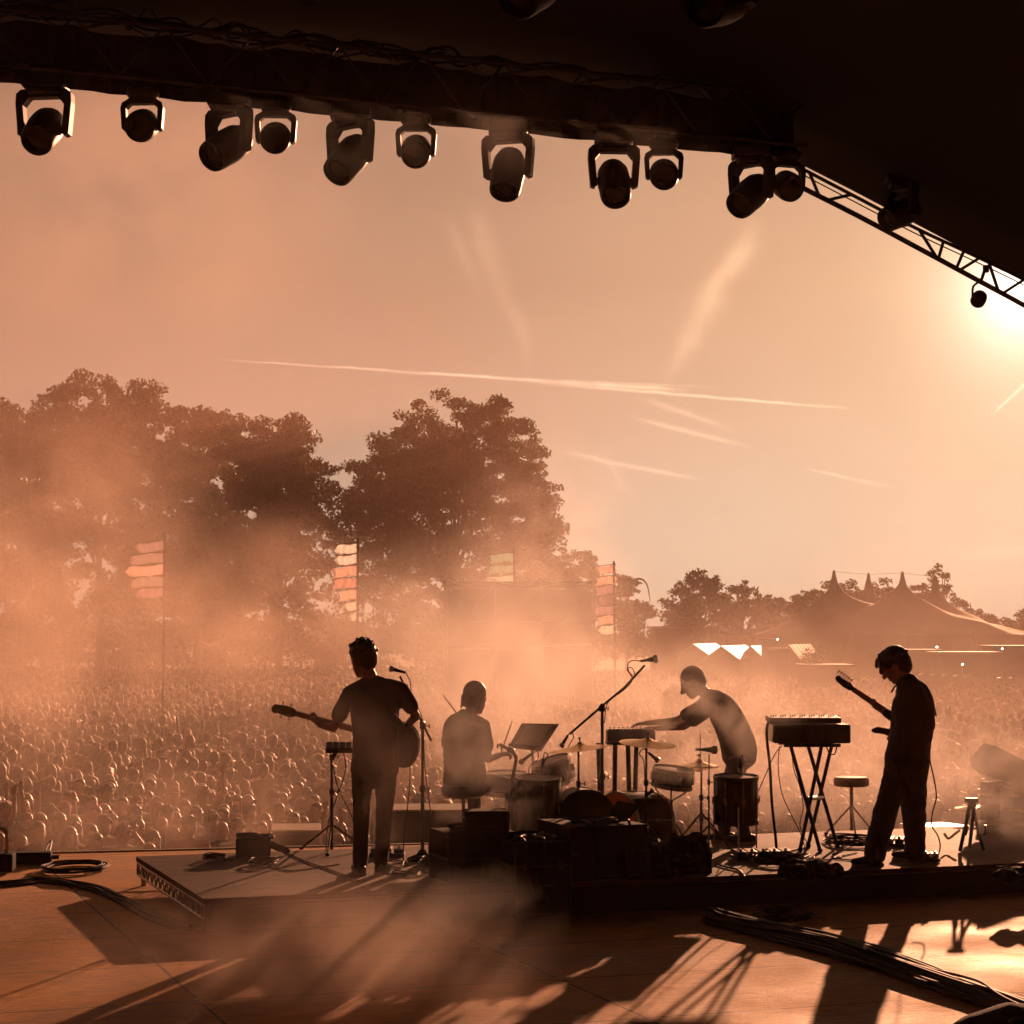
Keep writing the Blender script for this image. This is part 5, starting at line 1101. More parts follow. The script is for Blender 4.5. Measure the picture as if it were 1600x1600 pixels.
for k in range(12): b = MB(); b.box((-.19 + k * .0345, -.08, .108), (.031, .12, .014), bevel=.003); b.build('key', mat('ivory', (.7, .66, .6), .35) if k == 0 else bpy.data.materials['ivory'], t)
for k in range(10): b = MB(); b.lathe([(.010, .1), (.009, .122), (0, .124)], (-.18 + k * .04, .08 + .03 * (k % 2), 0), 8); b.build('knob', MSTEEL, t)
# X stand keyboards
x0 = rbase(1266, 1328); t = thing('keyboard_stand', 'double X keyboard stand under the two stacked synthesizers', 'stand', x0)
for (a, b_, dd, f) in (((1235, 1164), (1281, 1321), -.18, .10), ((1263, 1166), (1308, 1319), .2, .22), ((1284, 1164), (1250, 1325), -.16, -.0), ((1300, 1163), (1263, 1334), .22, -.1)):
    p_, q_ = P3(*a, x0, dd), P3(*b_, x0, dd); q_.z = .018; b = MB(); b.tube([p_, q_], .017, 8); b.build('leg', MSTAND, t)
    b = MB(); b.tube([q_ + Vector((-.0, -.03, 0)), q_ + Vector((0, .03, 0))], .021, 8); b.build('rubber_foot', MRUBBER, t)
b = MB(); b.tube([P3(1262, 1248, x0, -.17), P3(1286, 1246, x0, .21)], .02, 10); b.build('pivot_bolt', MSTEEL, t)
zt = P3(1266, 1163, x0).z
for dy in (-.17, .21): b = MB(); b.box((.0, dy, zt - .0), (.5, .04, .03), bevel=.006); b.build('support_arm', MSTAND, t)
t = thing('synthesizer', 'thick lower synthesizer box on the X stand', 'keyboard', x0 + Vector((0, .02, zt + .016)))
b = MB(); b.box((0, 0, .085), (.665, .42, .165), bevel=.008); b.build('case', MPLAST, t)
b = MB(); b.box((0, -.212, .09), (.6, .006, .12)); b.build('front_panel', MBLACK, t)
for s_ in (-1, 1): b = MB(); b.box((s_ * .336, 0, .085), (.012, .36, .15), bevel=.003); b.build('side_cheek', GWOOD, t)
for k in range(8): b = MB(); b.lathe([(0, 0), (.012, 0), (.012, .008), (0, .009)], (-.26 + k * .07, -.215, .05), 10, aim((0, -1, 0))); b.build('socket', MBLACK, t)
t = thing('synthesizer', 'thin upper synthesizer with rows of knobs on top of the thick one', 'keyboard', x0 + Vector((-.03, .03, zt + .19)))
b = MB(); b.box((-.02, 0, .03), (.63, .34, .05), rotm(.03, 0, 0), bevel=.008); b.build('case', MPLAST, t)
for k in range(22): b = MB(); b.lathe([(.006, .055), (.005, .070), (0, .071)], (-.31 + k * .0285, -.05 + .06 * (k % 3), 0), 8); b.build('knob', MBLACK, t)
for nm, pts, r_ in (('thick black hose of cables hanging from the upper synthesizer to the riser', [(1206, 1127), (1200, 1130), (1198, 1150), (1203, 1200), (1206, 1255), (1211, 1300), (1214, 1336)], .013),
                    ('thin cable running slantwise from the lower synthesizer to the left', [(1222, 1165), (1210, 1180), (1190, 1225), (1165, 1280), (1135, 1325)], .0045),
                    ('thin cable hanging below the left end of the synthesizer down to the riser', [(1218, 1166), (1216, 1200), (1222, 1240), (1235, 1270), (1250, 1300), (1258, 1325)], .0045),
                    ('thin cable wavering behind the X stand', [(1237, 1165), (1240, 1200), (1250, 1230), (1255, 1262), (1250, 1290), (1262, 1320)], .0045),
                    ('short looped strap hanging below the right end of the synthesizer', [(1290, 1164), (1296, 1176), (1304, 1178), (1308, 1165)], .006)):
    b = MB(); b.tube(catmull([at(x, y, x0.y - .1) for x, y in pts], 6), r_, 7); tag(b.build('cable' if 'strap' not in nm else 'looped_strap', MRUBBER, None, True), nm, 'cable' if 'strap' not in nm else 'strap')
# stool
o0 = rbase(1331, 1306); t = thing('bar_stool', 'round pale stool standing in the smoke left of the guitarist', 'stool', o0); zs = P3(1331, 1214, o0).z
b = MB(); b.lathe([(0, zs - .09), (.14, zs - .09), (.165, zs - .08), (.168, zs - .02), (.15, zs), (0, zs)], n=36); b.build('seat', mat('pale_vinyl', (.35, .26, .22), .4), t, True)
b = MB(); b.tube([(0, 0, .05), (0, 0, zs - .08)], .018, 10); b.build('post', MSTEEL, t); tripod(t, 0, zs * .52, .26, MSTEEL, rot=.5)
# guitar stand, A-shaped
a0 = rbase(1520, 1330); t = thing('guitar_stand', 'empty A shaped guitar stand with hooked arms right of the guitarist', 'stand', a0); tp_ = P3(1518, 1252, a0)
for q in ((1500, 1330, -.1), (1537, 1328, -.05), (1515, 1322, .3)):
    p_ = P3(*q[:2], a0, q[2]); p_.z = .012; b = MB(); b.tube([tp_ + Vector((q[2] * .1, 0, 0)), p_], .017, 8); b.build('leg', MSTAND, t)
for q in (-1, 1): b = MB(); m_ = P3(1518 + q * 9, 1300, a0); b.tube(catmull([m_, m_ + Vector((q * .03, -.12, -.01)), m_ + Vector((q * .03, -.18, .03)), m_ + Vector((q * .03, -.19, .08))], 4), .012, 8); b.build('arm', MSTAND, t, True)
b = MB(); b.box(tp_ + Vector((0, 0, .01)), (.12, .05, .04), bevel=.01); b.build('top_joint', MSTAND, t)
b = MB(); b.tube(catmull([P3(1475, 1302, a0, .2), P3(1482, 1310, a0, .2), P3(1492, 1303, a0, .2), P3(1500, 1297, a0, .2)], 5), .012, 8); tag(b.build('hook_arm', MSTAND), 'curved hook shaped pipe left of the A shaped stand', 'pipe').location = a0
# right edge: percussion rack and monitor in smoke
e0 = fl(1575, 1318, 0.0); e0 = Vector((e0.x, e0.y, 0)); t = thing('monitor_wedge', 'large slanted stage monitor on a plinth at the right edge, veiled by smoke', 'speaker', e0)
q = [P3(x, y, e0) for x, y in ((1524, 1188), (1546, 1163), (1612, 1196), (1640, 1225), (1640, 1240), (1540, 1212), (1528, 1203))]
b = MB(); b.prism([(v.x, v.z) for v in q], (0, 0, 0), Vector((1, 0, 0)), Vector((0, 0, 1)), Vector((0, 1, 0)), .5); b.build('cabinet', MCASE, t)
b = MB(); b.box((P3(1585, 1250, e0).x, 0, .32), (.62, .4, .62), bevel=.02); b.build('plinth', MCASE, t)
for i, (x, y, w, dd) in enumerate([(1541, 1241, .08, -.6), (1583, 1242, .08, -.6), (1565, 1229, .09, -.5), (1515, 1262, .15, -.2), (1560, 1260, .22, -.2), (1595, 1262, .25, -.1), (1550, 1284, .2, -.8), (1590, 1283, .25, -.7), (1540, 1302, .16, -.9)]):
    p_ = at(x, y, e0.y + dd); t = thing('cymbal_stand', ['small bell cymbal, upper left of the percussion at the right edge', 'small bell cymbal at the right edge, right of its twin', 'topmost shining small cymbal at the right edge', 'thin flat cymbal behind the A shaped stand', 'flat cymbal in the middle of the percussion at the right edge', 'flat cymbal cut by the right edge', 'low flat cymbal right of the A shaped stand', 'low flat cymbal at the right edge', 'lowest small cymbal next to the A shaped stand'][i], 'cymbal', (p_.x, p_.y, 0), 0, 'percussion at the right edge')
    b = MB(); b.lathe([(0.004, .02), (w * .25, .012), (w * .6, .002), (w, -.01), (w, -.012), (.004, .008)], (0, 0, p_.z), 32, rotm(.05, .03, 0)); b.build('cymbal_plate', MCYM, t, True)
    b = MB(); b.tube([(0, 0, 0), (0, 0, p_.z + .03)], .009, 6); b.build('pole', MSTAND, t)
p_ = fl(1466, 1300, .0); 
b = MB(); b.box((0, 0, .03), (.62, .5, .06), rotm(0, .02, .5), bevel=.008); o = b.build('white_board', mat('white_laminate', (.75, .72, .68), .35), None, loc=fl(1462, 1297, 0.0)); tag(o, 'bright white flat board on the stage edge behind the right guitarist', 'board')

# ------------------------------------------------------------------ cases and bags in front of the riser
def fcase(label, x0, x1, ytop, yb, depth, name='flight_case', z0=0.0, cat='case', rz=YAW, m=MCASE):
    pb = fl((x0 + x1) / 2, yb, z0); k = FPX / pb.y; w = (x1 - x0) / k / math.cos(abs(rz)); h = (yb - ytop) / k; t = thing(name, label, cat, (pb.x, pb.y, z0), rz)
    b = MB(); b.box((0, depth / 2, h / 2 + .01), (w, depth, h - .02), bevel=.008); b.build('box', m, t)
    for sx in (-1, 1):
        for sy in (0, 1): 
            b = MB(); b.box((sx * (w / 2 - .0), sy * depth, h / 2), (.014, .014, h), bevel=.004); b.build('edge_rail', MBLACK, t)
    b = MB(); b.box((0, depth / 2, h * .68), (w + .008, depth + .008, .02), bevel=.002); b.build('lid_seam', MBLACK, t)
    if cat == 'case':
        for sx in (-.3, .3): b = MB(); b.box((sx * w, -.006, h * .68), (.045, .012, .06), bevel=.004); b.build('latch', MTR, t)
        for sx in (-1, 1):
            for zz in (.03, h - .03): b = MB(); ball(b.bm, (sx * w / 2, 0, zz), .015, None, 2); b.build('corner_ball', MTR, t, True)
    else:
        b = MB(); b.box((0, -.006, h * .45), (w * .86, .012, h * .7), bevel=.004); b.build('grille', MCASE, t)
    b = MB(); b.tube(catmull([(-.07, -.012, h * .42), (-.06, -.04, h * .42), (.06, -.04, h * .42), (.07, -.012, h * .42)], 3), .008, 6); b.build('handle', MSTAND, t, True)
    return t
fcase('dark road case below the drum throne, its lid almost lost in shadow', 702, 806, 1303, 1428, .5)
fcase('black amplifier standing on the road case below the drummer', 728, 794, 1268, 1306, .25, 'amplifier', .60, 'amplifier', .1)
fcase('dark road case under the deep floor drum', 806, 892, 1318, 1432, .5)
fcase('low black case with a lit flat lid in front of the bass drums', 890, 1012, 1292, 1424, .7)
fcase('smaller black case between the flat lidded case and the dark bag', 1012, 1046, 1322, 1420, .45)
fcase('black case at the right end of the row of cases', 1046, 1112, 1334, 1414, .5)
def bag(label, x0, x1, ytop, yb, z0, seed, name='bag', m=MCASE, d=.3):
    pb = fl((x0 + x1) / 2, yb, z0); k = FPX / pb.y; w = (x1 - x0) / k; h = (yb - ytop) / k; bm = bmesh.new(); r_ = random.Random(seed)
    for i in range(22): ball(bm, (r_.uniform(-.32, .32) * w, r_.uniform(-.1, .1), h * r_.uniform(.3, .55)), (w * r_.uniform(.08, .2), d * .4, h * r_.uniform(.2, .4)), rotm(r_.uniform(-.6, .6), r_.uniform(-.6, .6), 0))
    ball(bm, (0, 0, h * .3), (w * .48, d * .55, h * .32))
    o = link(name, remesh(bm, name, m, .014, 2, .03, 7, seed), None, (pb.x, pb.y, z0)); return tag(o, label, 'bag')
bag('crumpled black bag on the cases between snare drum and hi hat', 1030, 1108, 1298, 1345, .42, 3)
bag('dark cloth bundle lying on the riser left of the guitarist', 1215, 1320, 1347, 1370, RZ, 5, 'cloth_bundle')
bag('dark bundle of cloth on the riser edge at the far right', 1548, 1640, 1356, 1370, RZ, 8, 'cloth_bundle')
# speaker boxes just beyond the stage edge
for i, (xa, xb) in enumerate(((612, 676), (678, 742), (425, 500))):
    y = 23.2; a, b_ = at(xa, 1268 if i < 2 else 1300, y), at(xb, 1268 if i < 2 else 1300, y); t = thing('subwoofer', ['pale topped speaker box beyond the stage edge, left of the microphone stand', 'pale topped speaker box beyond the stage edge, right of the microphone stand', 'low rounded pale box beyond the stage edge left of the controller stand'][i], 'speaker', ((a.x + b_.x) / 2, y, GZ), .1)
    h = a.z - GZ; b = MB(); b.box((0, .4, h / 2), (b_.x - a.x, .8, h), bevel=.03); b.build('cabinet', MCASE, t)
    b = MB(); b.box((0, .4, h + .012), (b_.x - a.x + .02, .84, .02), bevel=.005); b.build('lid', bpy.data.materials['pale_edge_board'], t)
# ------------------------------------------------------------------ the crowd
cr = random.Random(21)
CC = [('charcoal', (.04, .035, .035)), ('grey', (.16, .14, .13)), ('white', (.55, .5, .46)), ('navy', (.03, .035, .06)), ('red', (.25, .05, .04)), ('tan', (.3, .2, .12))]
CM = {n: mat('crowd_' + n, c, .85, sheen=.3) for n, c in CC}
def crowd_proto(kind, arms, hairm, skin, shirt, seed, h=1.70):
    """standing figure facing -y"""
    r_ = random.Random(seed); F = frame((r_.uniform(-.3, .3), -1, r_.uniform(-.05, .1)), (r_.uniform(-.05, .05), 0, 1)); hc = Vector((0, -.02, h - .12)); s = 1.04
    bm = bmesh.new(); head_shape(bm, hc, F, s); cap(bm, hc + Vector((0, .02, -.06)), (0, .02, h - .27), .052, .06)
    sh = h - .29; tor = [(0, 0, .9), (0, .0, 1.05), (0, 0, 1.2), (0, .01, sh - .04)]
    def tors(b_, k): ring_sweep(b_, tor, [.165 * k, .155 * k, .175 * k, .165 * k], [.115 * k, .10 * k, .115 * k, .095 * k], (1, 0, 0), 18)
    tors(bm, .9)
    P = {}
    for s_, sx in (('L', -1), ('R', 1)):
        S = Vector((sx * .185, .01, sh - .03)); a = arms if arms != 'one' else ('up' if sx > 0 else 'down')
        if a == 'up': E = S + Vector((sx * .08, -.10, .24)); W = E + Vector((-sx * .02, -.05, .25)); hd = (Vector((0, -.05, 1)), Vector((0, 1, 0)))
        elif a == 'clap': E = S + Vector((sx * .04, -.12, -.24)); W = Vector((sx * .045, -.33, sh - .02)); hd = (Vector((-sx * .2, -.2, 1)), Vector((sx, 0, 0)))
        elif a == 'phone': E = S + Vector((sx * .03, -.2, -.12)); W = Vector((sx * .05, -.36, sh + .16)); hd = (Vector((0, 0, 1)), Vector((sx * .5, -.5, 0)))
        elif a == 'head': E = S + Vector((sx * .22, -.02, .12)); W = Vector((sx * .10, .02, h + .0)); hd = (Vector((-sx, 0, .2)), Vector((0, 0, 1)))
        else: E = S + Vector((sx * .05, .03, -.28)); W = E + Vector((sx * .0, -.08, -.24)); hd = (Vector((0, -.2, -1)), Vector((sx, 0, 0)))
        P[s_] = (S, E, W); cap(bm, (0, 0, sh - .06), S, .06, .055); cap(bm, S, E, .046, .036); cap(bm, E, W, .036, .026); hand_shape(bm, W, hd[0], hd[1], 1, .5, .95)
        cap(bm, (sx * .09, 0, .9), (sx * .1, -.01, .48), .085, .055); cap(bm, (sx * .1, -.01, .48), (sx * .11, .02, .07), .055, .04); cap(bm, (sx * .11, .02, .05), (sx * .12, -.13, .035), .045, .035)
    t = bpy.data.objects.new('person', None); C.objects.link(t)
    link('body', remesh(bm, 'body', skin, .017, 1, dec=.6), t)
    bm = bmesh.new(); tors(bm, 1.08); cap(bm, (0, .01, sh + .01), (0, 0, sh - .06), .07, .1)
    for s_ in 'LR': S, E, W = P[s_]; cap(bm, (0, 0, sh - .07), S, .085, .068); cap(bm, S, S.lerp(E, .65), .066, .062)
    link('shirt', remesh(bm, 'shirt', shirt, .02, 1, .006, 9, seed, dec=.7), t)
    bm = bmesh.new(); cap(bm, (0, 0, .93), (0, 0, .85), .15)
    for sx in (-1, 1): cap(bm, (sx * .09, 0, .9), (sx * .1, -.01, .48), .098, .07); cap(bm, (sx * .1, -.01, .48), (sx * .11, .02, .09), .07, .06)
    link('trousers', remesh(bm, 'trousers', DENIM, .024, 1, dec=.6), t)
    if kind:
        hm = hair_mesh(hc, F, s, kind, seed, hairm, 'cap' if kind == 'cap' else 'hair'); link('cap' if kind == 'cap' else 'hair', hm, t)
    if arms == 'phone':
        b = MB(); b.box((0, -.38, sh + .26), (.15, .012, .08), bevel=.004); b.build('phone', MPLAST, t)
    return t
protos = [
    (crowd_proto('crop', 'down', HAIRM, SKIN, CM['charcoal'], 1, 1.74), 'short dark haired audience member in a dark top facing the stage, arms down'),
    (crowd_proto('long', 'down', HAIRL, SKIN, CM['grey'], 2, 1.63), 'long fair haired audience member in a grey top, arms down'),
    (crowd_proto('messy', 'down', HAIRM, SKIN2, CM['white'], 3, 1.76), 'audience member with tousled dark hair and a white top, arms down'),
    (crowd_proto('long', 'up', HAIRM, SKIN, CM['navy'], 4, 1.64), 'long dark haired audience member raising both arms'),
    (crowd_proto('crop', 'clap', HAIRL, SKIN, CM['tan'], 5, 1.72), 'short fair haired audience member clapping in a tan top'),
    (crowd_proto('cap', 'down', CM['red'], SKIN, CM['charcoal'], 6, 1.75), 'audience member wearing a red cap and dark top'),
    (crowd_proto('bun', 'phone', HAIRM, SKIN, CM['white'], 7, 1.65), 'audience member with hair in a bun holding up a phone'),
    (crowd_proto('curl', 'down', HAIRM, SKIN2, CM['red'], 8, 1.70), 'curly haired audience member in a red top'),
    (crowd_proto('mop', 'one', HAIRL, SKIN, CM['grey'], 9, 1.78), 'fair haired audience member with one arm raised'),
    (crowd_proto('long', 'down', HAIRM, SKIN, CM['tan'], 10, 1.66), 'long dark haired audience member in a tan top, arms down'),
    (crowd_proto('crop', 'head', HAIRM, SKIN2, CM['navy'], 11, 1.73), 'audience member with both hands on the head'),
    (crowd_proto('', 'down', HAIRM, SKIN, CM['navy'], 12, 1.75), 'bald audience member in a navy top, arms down'),
]
seats = []
v = 25.0; row = 0
while v < 175:
    step = .62 if v < 60 else .62 + (v - 60) * .0025; u = -12.0 - v * .2 + cr.uniform(0, .5)
    while u < 30 + v * .6:
        if cr.random() < .97 and mnoise.noise(Vector((u * .35, v * .35, 3.0))) > -.38:
            p = uv(u + cr.uniform(-.2, .2), v + cr.uniform(-.26, .26), GZ); px = 800 + FPX * p.x / p.y
            fr = 1045 if px < 900 else 1066      # how deep the crowd reaches on either side
            lim = FPX * 2.36 / ((1041 if px < 900 else 1050 + (px - 900) * .02) - 990)
            if -50 < px < 1650 and p.y < lim: seats.append((p.y, p.x, px))
        u += step * cr.uniform(.80, 1.15) * .85
    v += step * 1.02; row += 1
seats.sort()
near = seats[:300]; far = seats[300:]
print('crowd', len(seats), 'near to', near[-1][0])
wts = [8, 7, 5, .5, 1.5, 1.2, .7, 2.2, .6, 6, .4, 1.5]
used = set()
for (y, x, px) in near:
    i = cr.choices(range(len(protos)), wts)[0]; pr, lab = protos[i]
    if i in used: o = copy_tree(pr)
    else: o = pr; used.add(i)
    s = cr.uniform(.94, 1.05); o.location = (x, y, GZ); o.rotation_euler = (0, 0, math.atan2(-(1.5 - x), (y - 15)) * -.6 + cr.uniform(-.5, .5)); o.scale = (s, s, s * cr.uniform(.97, 1.03))
    tag(o, lab, 'person', 'people standing in the nearest rows of the crowd: ' + lab.split(' audience')[0][:40])
for i, (pr, lab) in enumerate(protos):
    if i not in used:
        for ch in list(pr.children): bpy.data.objects.remove(ch)
        bpy.data.objects.remove(pr)
# the mass behind them: one mesh of simplified figures
def lowfig(seed):
    r_ = random.Random(seed); bm = bmesh.new(); h = r_.uniform(1.6, 1.8); tx = r_.uniform(-.02, .02)
    ball(bm, (tx, 0, h - .12), (.092, .105, .125), None, 2)
    k = r_.random()
    for q_ in range(r_.randrange(1, 4)): ball(bm, (tx + r_.uniform(-.04, .04), r_.uniform(-.02, .06), h - r_.uniform(.03, .1)), r_.uniform(.06, .085), None, 1)
    if k > .85: ring_sweep(bm, [(tx, -.15, h - .08), (tx, .1, h - .06)], [.11, .11], [.012, .03], (1, 0, 0), 8)
    if k < .4: ball(bm, (tx, .03, h - .17), (.115, .10, .17), None, 1)
    elif k < .6: ball(bm, (tx, .0, h - .06), (.105, .115, .085), None, 1)
    cap(bm, (0, .01, h - .24), (0, .01, h - .3), .055, .06, 6)
    ring_sweep(bm, [(-.17, .01, h - .34), (0, .01, h - .30), (.17, .01, h - .34)], [.07, .09, .07], [.06, .065, .06], (0, 1, 0), 8)
    ring_sweep(bm, [(0, 0, .7), (0, 0, 1.0), (0, 0, h - .38)], [.16, .15, .2], [.11, .1, .11], (1, 0, 0), 8)
    for sx in (-1, 1):
        if seed >= 15 and (sx > 0 or seed == 17): cap(bm, (sx * .2, 0, h - .34), (sx * .24, -.12, h - .06), .04, .035, 6); cap(bm, (sx * .24, -.12, h - .06), (sx * .2, -.14, h + .24), .034, .04, 6)
        else: cap(bm, (sx * .21, .01, h - .36), (sx * .25, -.02, h - .66), .052, .045, 6)
    bmesh.ops.triangulate(bm, faces=bm.faces); bm.verts.index_update(); vv = np.array([v.co[:] for v in bm.verts]); ff = np.array([[v.index for v in f.verts] for f in bm.faces]); bm.free(); return vv, ff
temps = [lowfig(s) for s in range(18)]
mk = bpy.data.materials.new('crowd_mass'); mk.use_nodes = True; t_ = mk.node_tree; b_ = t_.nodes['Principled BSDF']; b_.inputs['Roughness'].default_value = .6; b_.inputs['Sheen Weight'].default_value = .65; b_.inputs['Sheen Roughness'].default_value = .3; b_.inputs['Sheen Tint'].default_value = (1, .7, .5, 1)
sepn = N(t_, 'ShaderNodeSeparateXYZ'); geo = N(t_, 'ShaderNodeTexCoord'); nzn = N(t_, 'ShaderNodeTexWhiteNoise', noise_dimensions='2D'); at_ = N(t_, 'ShaderNodeAttribute', attribute_name='who'); L(t_, at_, nzn, 0, 1)
rp = N(t_, 'ShaderNodeValToRGB'); rp.color_ramp.interpolation = 'CONSTANT'; els = rp.color_ramp.elements; els[0].position = 0; els[0].color = (.04, .035, .035, 1); els[1].position = .3; els[1].color = (.14, .10, .08, 1)
for p_, c_ in ((.5, (.30, .2, .15)), (.65, (.03, .035, .06)), (.78, (.45, .4, .36)), (.9, (.2, .05, .04))): e2 = els.new(p_); e2.color = (*c_, 1)
t_.links.new(nzn.outputs['Value'], rp.inputs[0]); t_.links.new(rp.outputs[0], b_.inputs['Base Color'])
VV, FF, WW = [], [], []; off = 0
for k, (y, x, px) in enumerate(far):
    vv, ff = temps[15 + cr.randrange(3) if cr.random() < .02 else cr.randrange(15)]; a = cr.uniform(-1.1, 1.1) + .15; s = cr.uniform(.88, 1.09); ca, sa = math.cos(a) * s, math.sin(a) * s
    if cr.random() < .002 and y < 90: zz = .32     # somebody up on shoulders
    else: zz = 0
    q = np.empty_like(vv); q[:, 0] = vv[:, 0] * ca - vv[:, 1] * sa + x; q[:, 1] = vv[:, 0] * sa + vv[:, 1] * ca + y; q[:, 2] = vv[:, 2] * s + GZ + zz
    VV.append(q); FF.append(ff + off); off += len(vv); WW.append(np.full(len(vv), float(k % 997)))
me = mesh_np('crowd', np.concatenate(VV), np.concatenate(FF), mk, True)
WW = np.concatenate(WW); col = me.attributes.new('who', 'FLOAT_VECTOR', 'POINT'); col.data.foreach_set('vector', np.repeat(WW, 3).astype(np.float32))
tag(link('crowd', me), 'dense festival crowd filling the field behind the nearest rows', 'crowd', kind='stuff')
# a placard held above the crowd
p = at(371, 1034, 60); t = thing('placard', 'small pale placard held up on a stick above the left crowd', 'sign', (p.x, p.y, GZ)); b = MB(); b.box((0, 0, p.z - GZ), (.42, .03, .3), bevel=.01); b.build('board', MWHITE, t); b = MB(); b.tube([(0, .03, .6), (0, .03, p.z - GZ)], .02, 6); b.build('stick', STICKM, t)
# ------------------------------------------------------------------ cables and small things on the floor
r8 = random.Random(17)
def cable(label, pts, r=.006, name='cable', grp=None, z=0.0, k=6, lift=0.0, m=None):
    q = []
    for i, p in enumerate(pts):
        w = fl(p[0], p[1], z); q.append(Vector((w.x, w.y, z + r + (p[2] if len(p) > 2 else 0) + .002)))
    b = MB(); b.tube(catmull(q, k), r, 6); return tag(b.build(name, m or MRUBBER, None, True), label, 'cable', grp)
# the fat bundle on the lower right: many strands
spine = [(1108, 1437), (1150, 1449), (1230, 1467), (1310, 1487), (1380, 1508), (1450, 1533), (1510, 1556), (1560, 1575), (1640, 1606)]
t = thing('cable_bundle', 'fat bundle of black cables lying across the sunlit floor at the lower right', 'cable', (0, 0, 0))
SP = catmull([fl(x, y, 0) for x, y in spine], 6); n = len(SP)
for k in range(36):
    ph, am, o0 = r8.uniform(0, 6), r8.uniform(.01, .06), r8.gauss(0, .09); z0 = max(0, .06 - abs(o0) * .3) * r8.random()
    pts = []; r8_f = r8.uniform(6, 17)
    for i, p in enumerate(SP):
        f = i / (n - 1); w = .45 + .75 * math.sin(math.pi * min(1, f * 1.15)) ; tdir = (SP[min(i + 1, n - 1)] - SP[max(i - 1, 0)]).normalized(); nn = Vector((-tdir.y, tdir.x, 0))
        pts.append(p + nn * (o0 * w + am * math.sin(f * r8_f + ph)) + Vector((0, 0, .012 + z0 * 1.4 + .006 * math.sin(f * 14 + ph))))
    b = MB(); b.tube(pts, r8.choice((.007, .009, .011, .014)), 7); o = b.build('cable_strand', MRUBBER, t, True)
# left bundle
spine = [(-30, 1386), (20, 1384), (60, 1378), (100, 1382), (150, 1391), (190, 1408), (230, 1430), (270, 1446), (310, 1455)]
t = thing('cable_bundle', 'black cable bundle snaking from the left edge under the riser corner', 'cable', (0, 0, 0)); SP = catmull([fl(x, y, 0) for x, y in spine], 5); n = len(SP)
for k in range(8):
    ph, o0 = r8.uniform(0, 6), r8.uniform(-.07, .07); pts = []
    for i, p in enumerate(SP):
        f = i / (n - 1); tdir = (SP[min(i + 1, n - 1)] - SP[max(i - 1, 0)]).normalized(); nn = Vector((-tdir.y, tdir.x, 0)); pts.append(p + nn * (o0 + .015 * math.sin(f * 9 + ph)) + Vector((0, 0, .012 + .03 * r8.random() * (abs(o0) < .04))))
    b = MB(); b.tube(catmull(pts[::3], 3), .011, 7); b.build('cable_strand', MRUBBER, t, True)
# coils
def coil(label, px, py, z, r, n, thick=.007, sq=1.0):
    c_ = fl(px, py, z); t = thing('cable_coil', label, 'cable', (c_.x, c_.y, z)); pts = []
    for i in range(n * 14):
        a = i / 14 * 2 * math.pi; rr = r * (1 + .10 * math.sin(i * .37) + .05 * r8.gauss(0, 1)); pts.append(Vector((rr * math.cos(a), rr * sq * math.sin(a), thick + .05 * (i / (n * 14)) + .008 * r8.random())))
    b = MB(); b.tube(catmull(pts, 2), thick, 5); b.build('coil', MRUBBER, t, True); return t
coil('flat coil of black cable on the floor left of the riser corner', 118, 1360, 0, .26, 9, sq=1.5)
coil('small coil of cable on the riser left of the cable box', 335, 1344, RZ, .09, 4, .005, 1.3)
coil('small tangled coil of shining cable on the riser right of the cable box', 412, 1352, RZ, .11, 4, .006, 1.4)
coil('dark cable coil in the shade below the right half of the riser', 1225, 1437, 0, .2, 6, sq=1.3)
coil('tangled cables on the riser behind the microphone stand', 690, 1352, RZ, .17, 6, .006, 1.6)
coil('tangled cables on the riser right of the large floor tom', 1215, 1348, RZ, .2, 6, .006, 1.5)
coil('tangled cables on the riser behind the boots of the guitarist', 1330, 1318, RZ, .22, 6, .006, 1.5)
cable('long black cable across the shaded floor right of the cases', [(1112, 1436), (1160, 1437), (1230, 1437), (1262, 1430), (1290, 1436)], .008)
cable('cable curving from the floor coil up over the stage edge on the left', [(75, 1360), (70, 1345), (72, 1335, .05), (80, 1331, .10), (77, 1340, .05), (68, 1352), (90, 1363)], .009)
cable('thin cable along the riser from the coil to the cable box', [(350, 1345), (375, 1342), (395, 1337)], .005, z=RZ)
cable('thin cable on the riser running right from the cable box', [(420, 1354), (455, 1362), (500, 1356), (530, 1352)], .005, z=RZ)
cable('pale taped cable crossing the riser in front of the controller stand', [(448, 1333), (480, 1348), (520, 1362), (560, 1378)], .006, z=RZ)
cable('cable on the riser between bass player and cases', [(610, 1362), (640, 1372), (680, 1368), (705, 1380)], .006, z=RZ)
cable('white edged cable ending near the large floor tom', [(1118, 1352), (1140, 1358), (1155, 1362), (1164, 1372)], .009, z=RZ)
cable('cable looping on the riser left of the X stand', [(1170, 1345), (1190, 1338), (1215, 1336), (1235, 1331), (1262, 1325)], .008, z=RZ)
b = MB(); b.tube(catmull([at(x, y, 16.6) for x, y in [(1455, 1150), (1453, 1185), (1459, 1215), (1463, 1245), (1457, 1270), (1456, 1290), (1465, 1305), (1469, 1322), (1464, 1338), (1448, 1341)]], 5), .0055, 6); tag(b.build('cable', MRUBBER, None, True), 'guitar cable swinging down behind the right guitarist to the riser', 'cable')
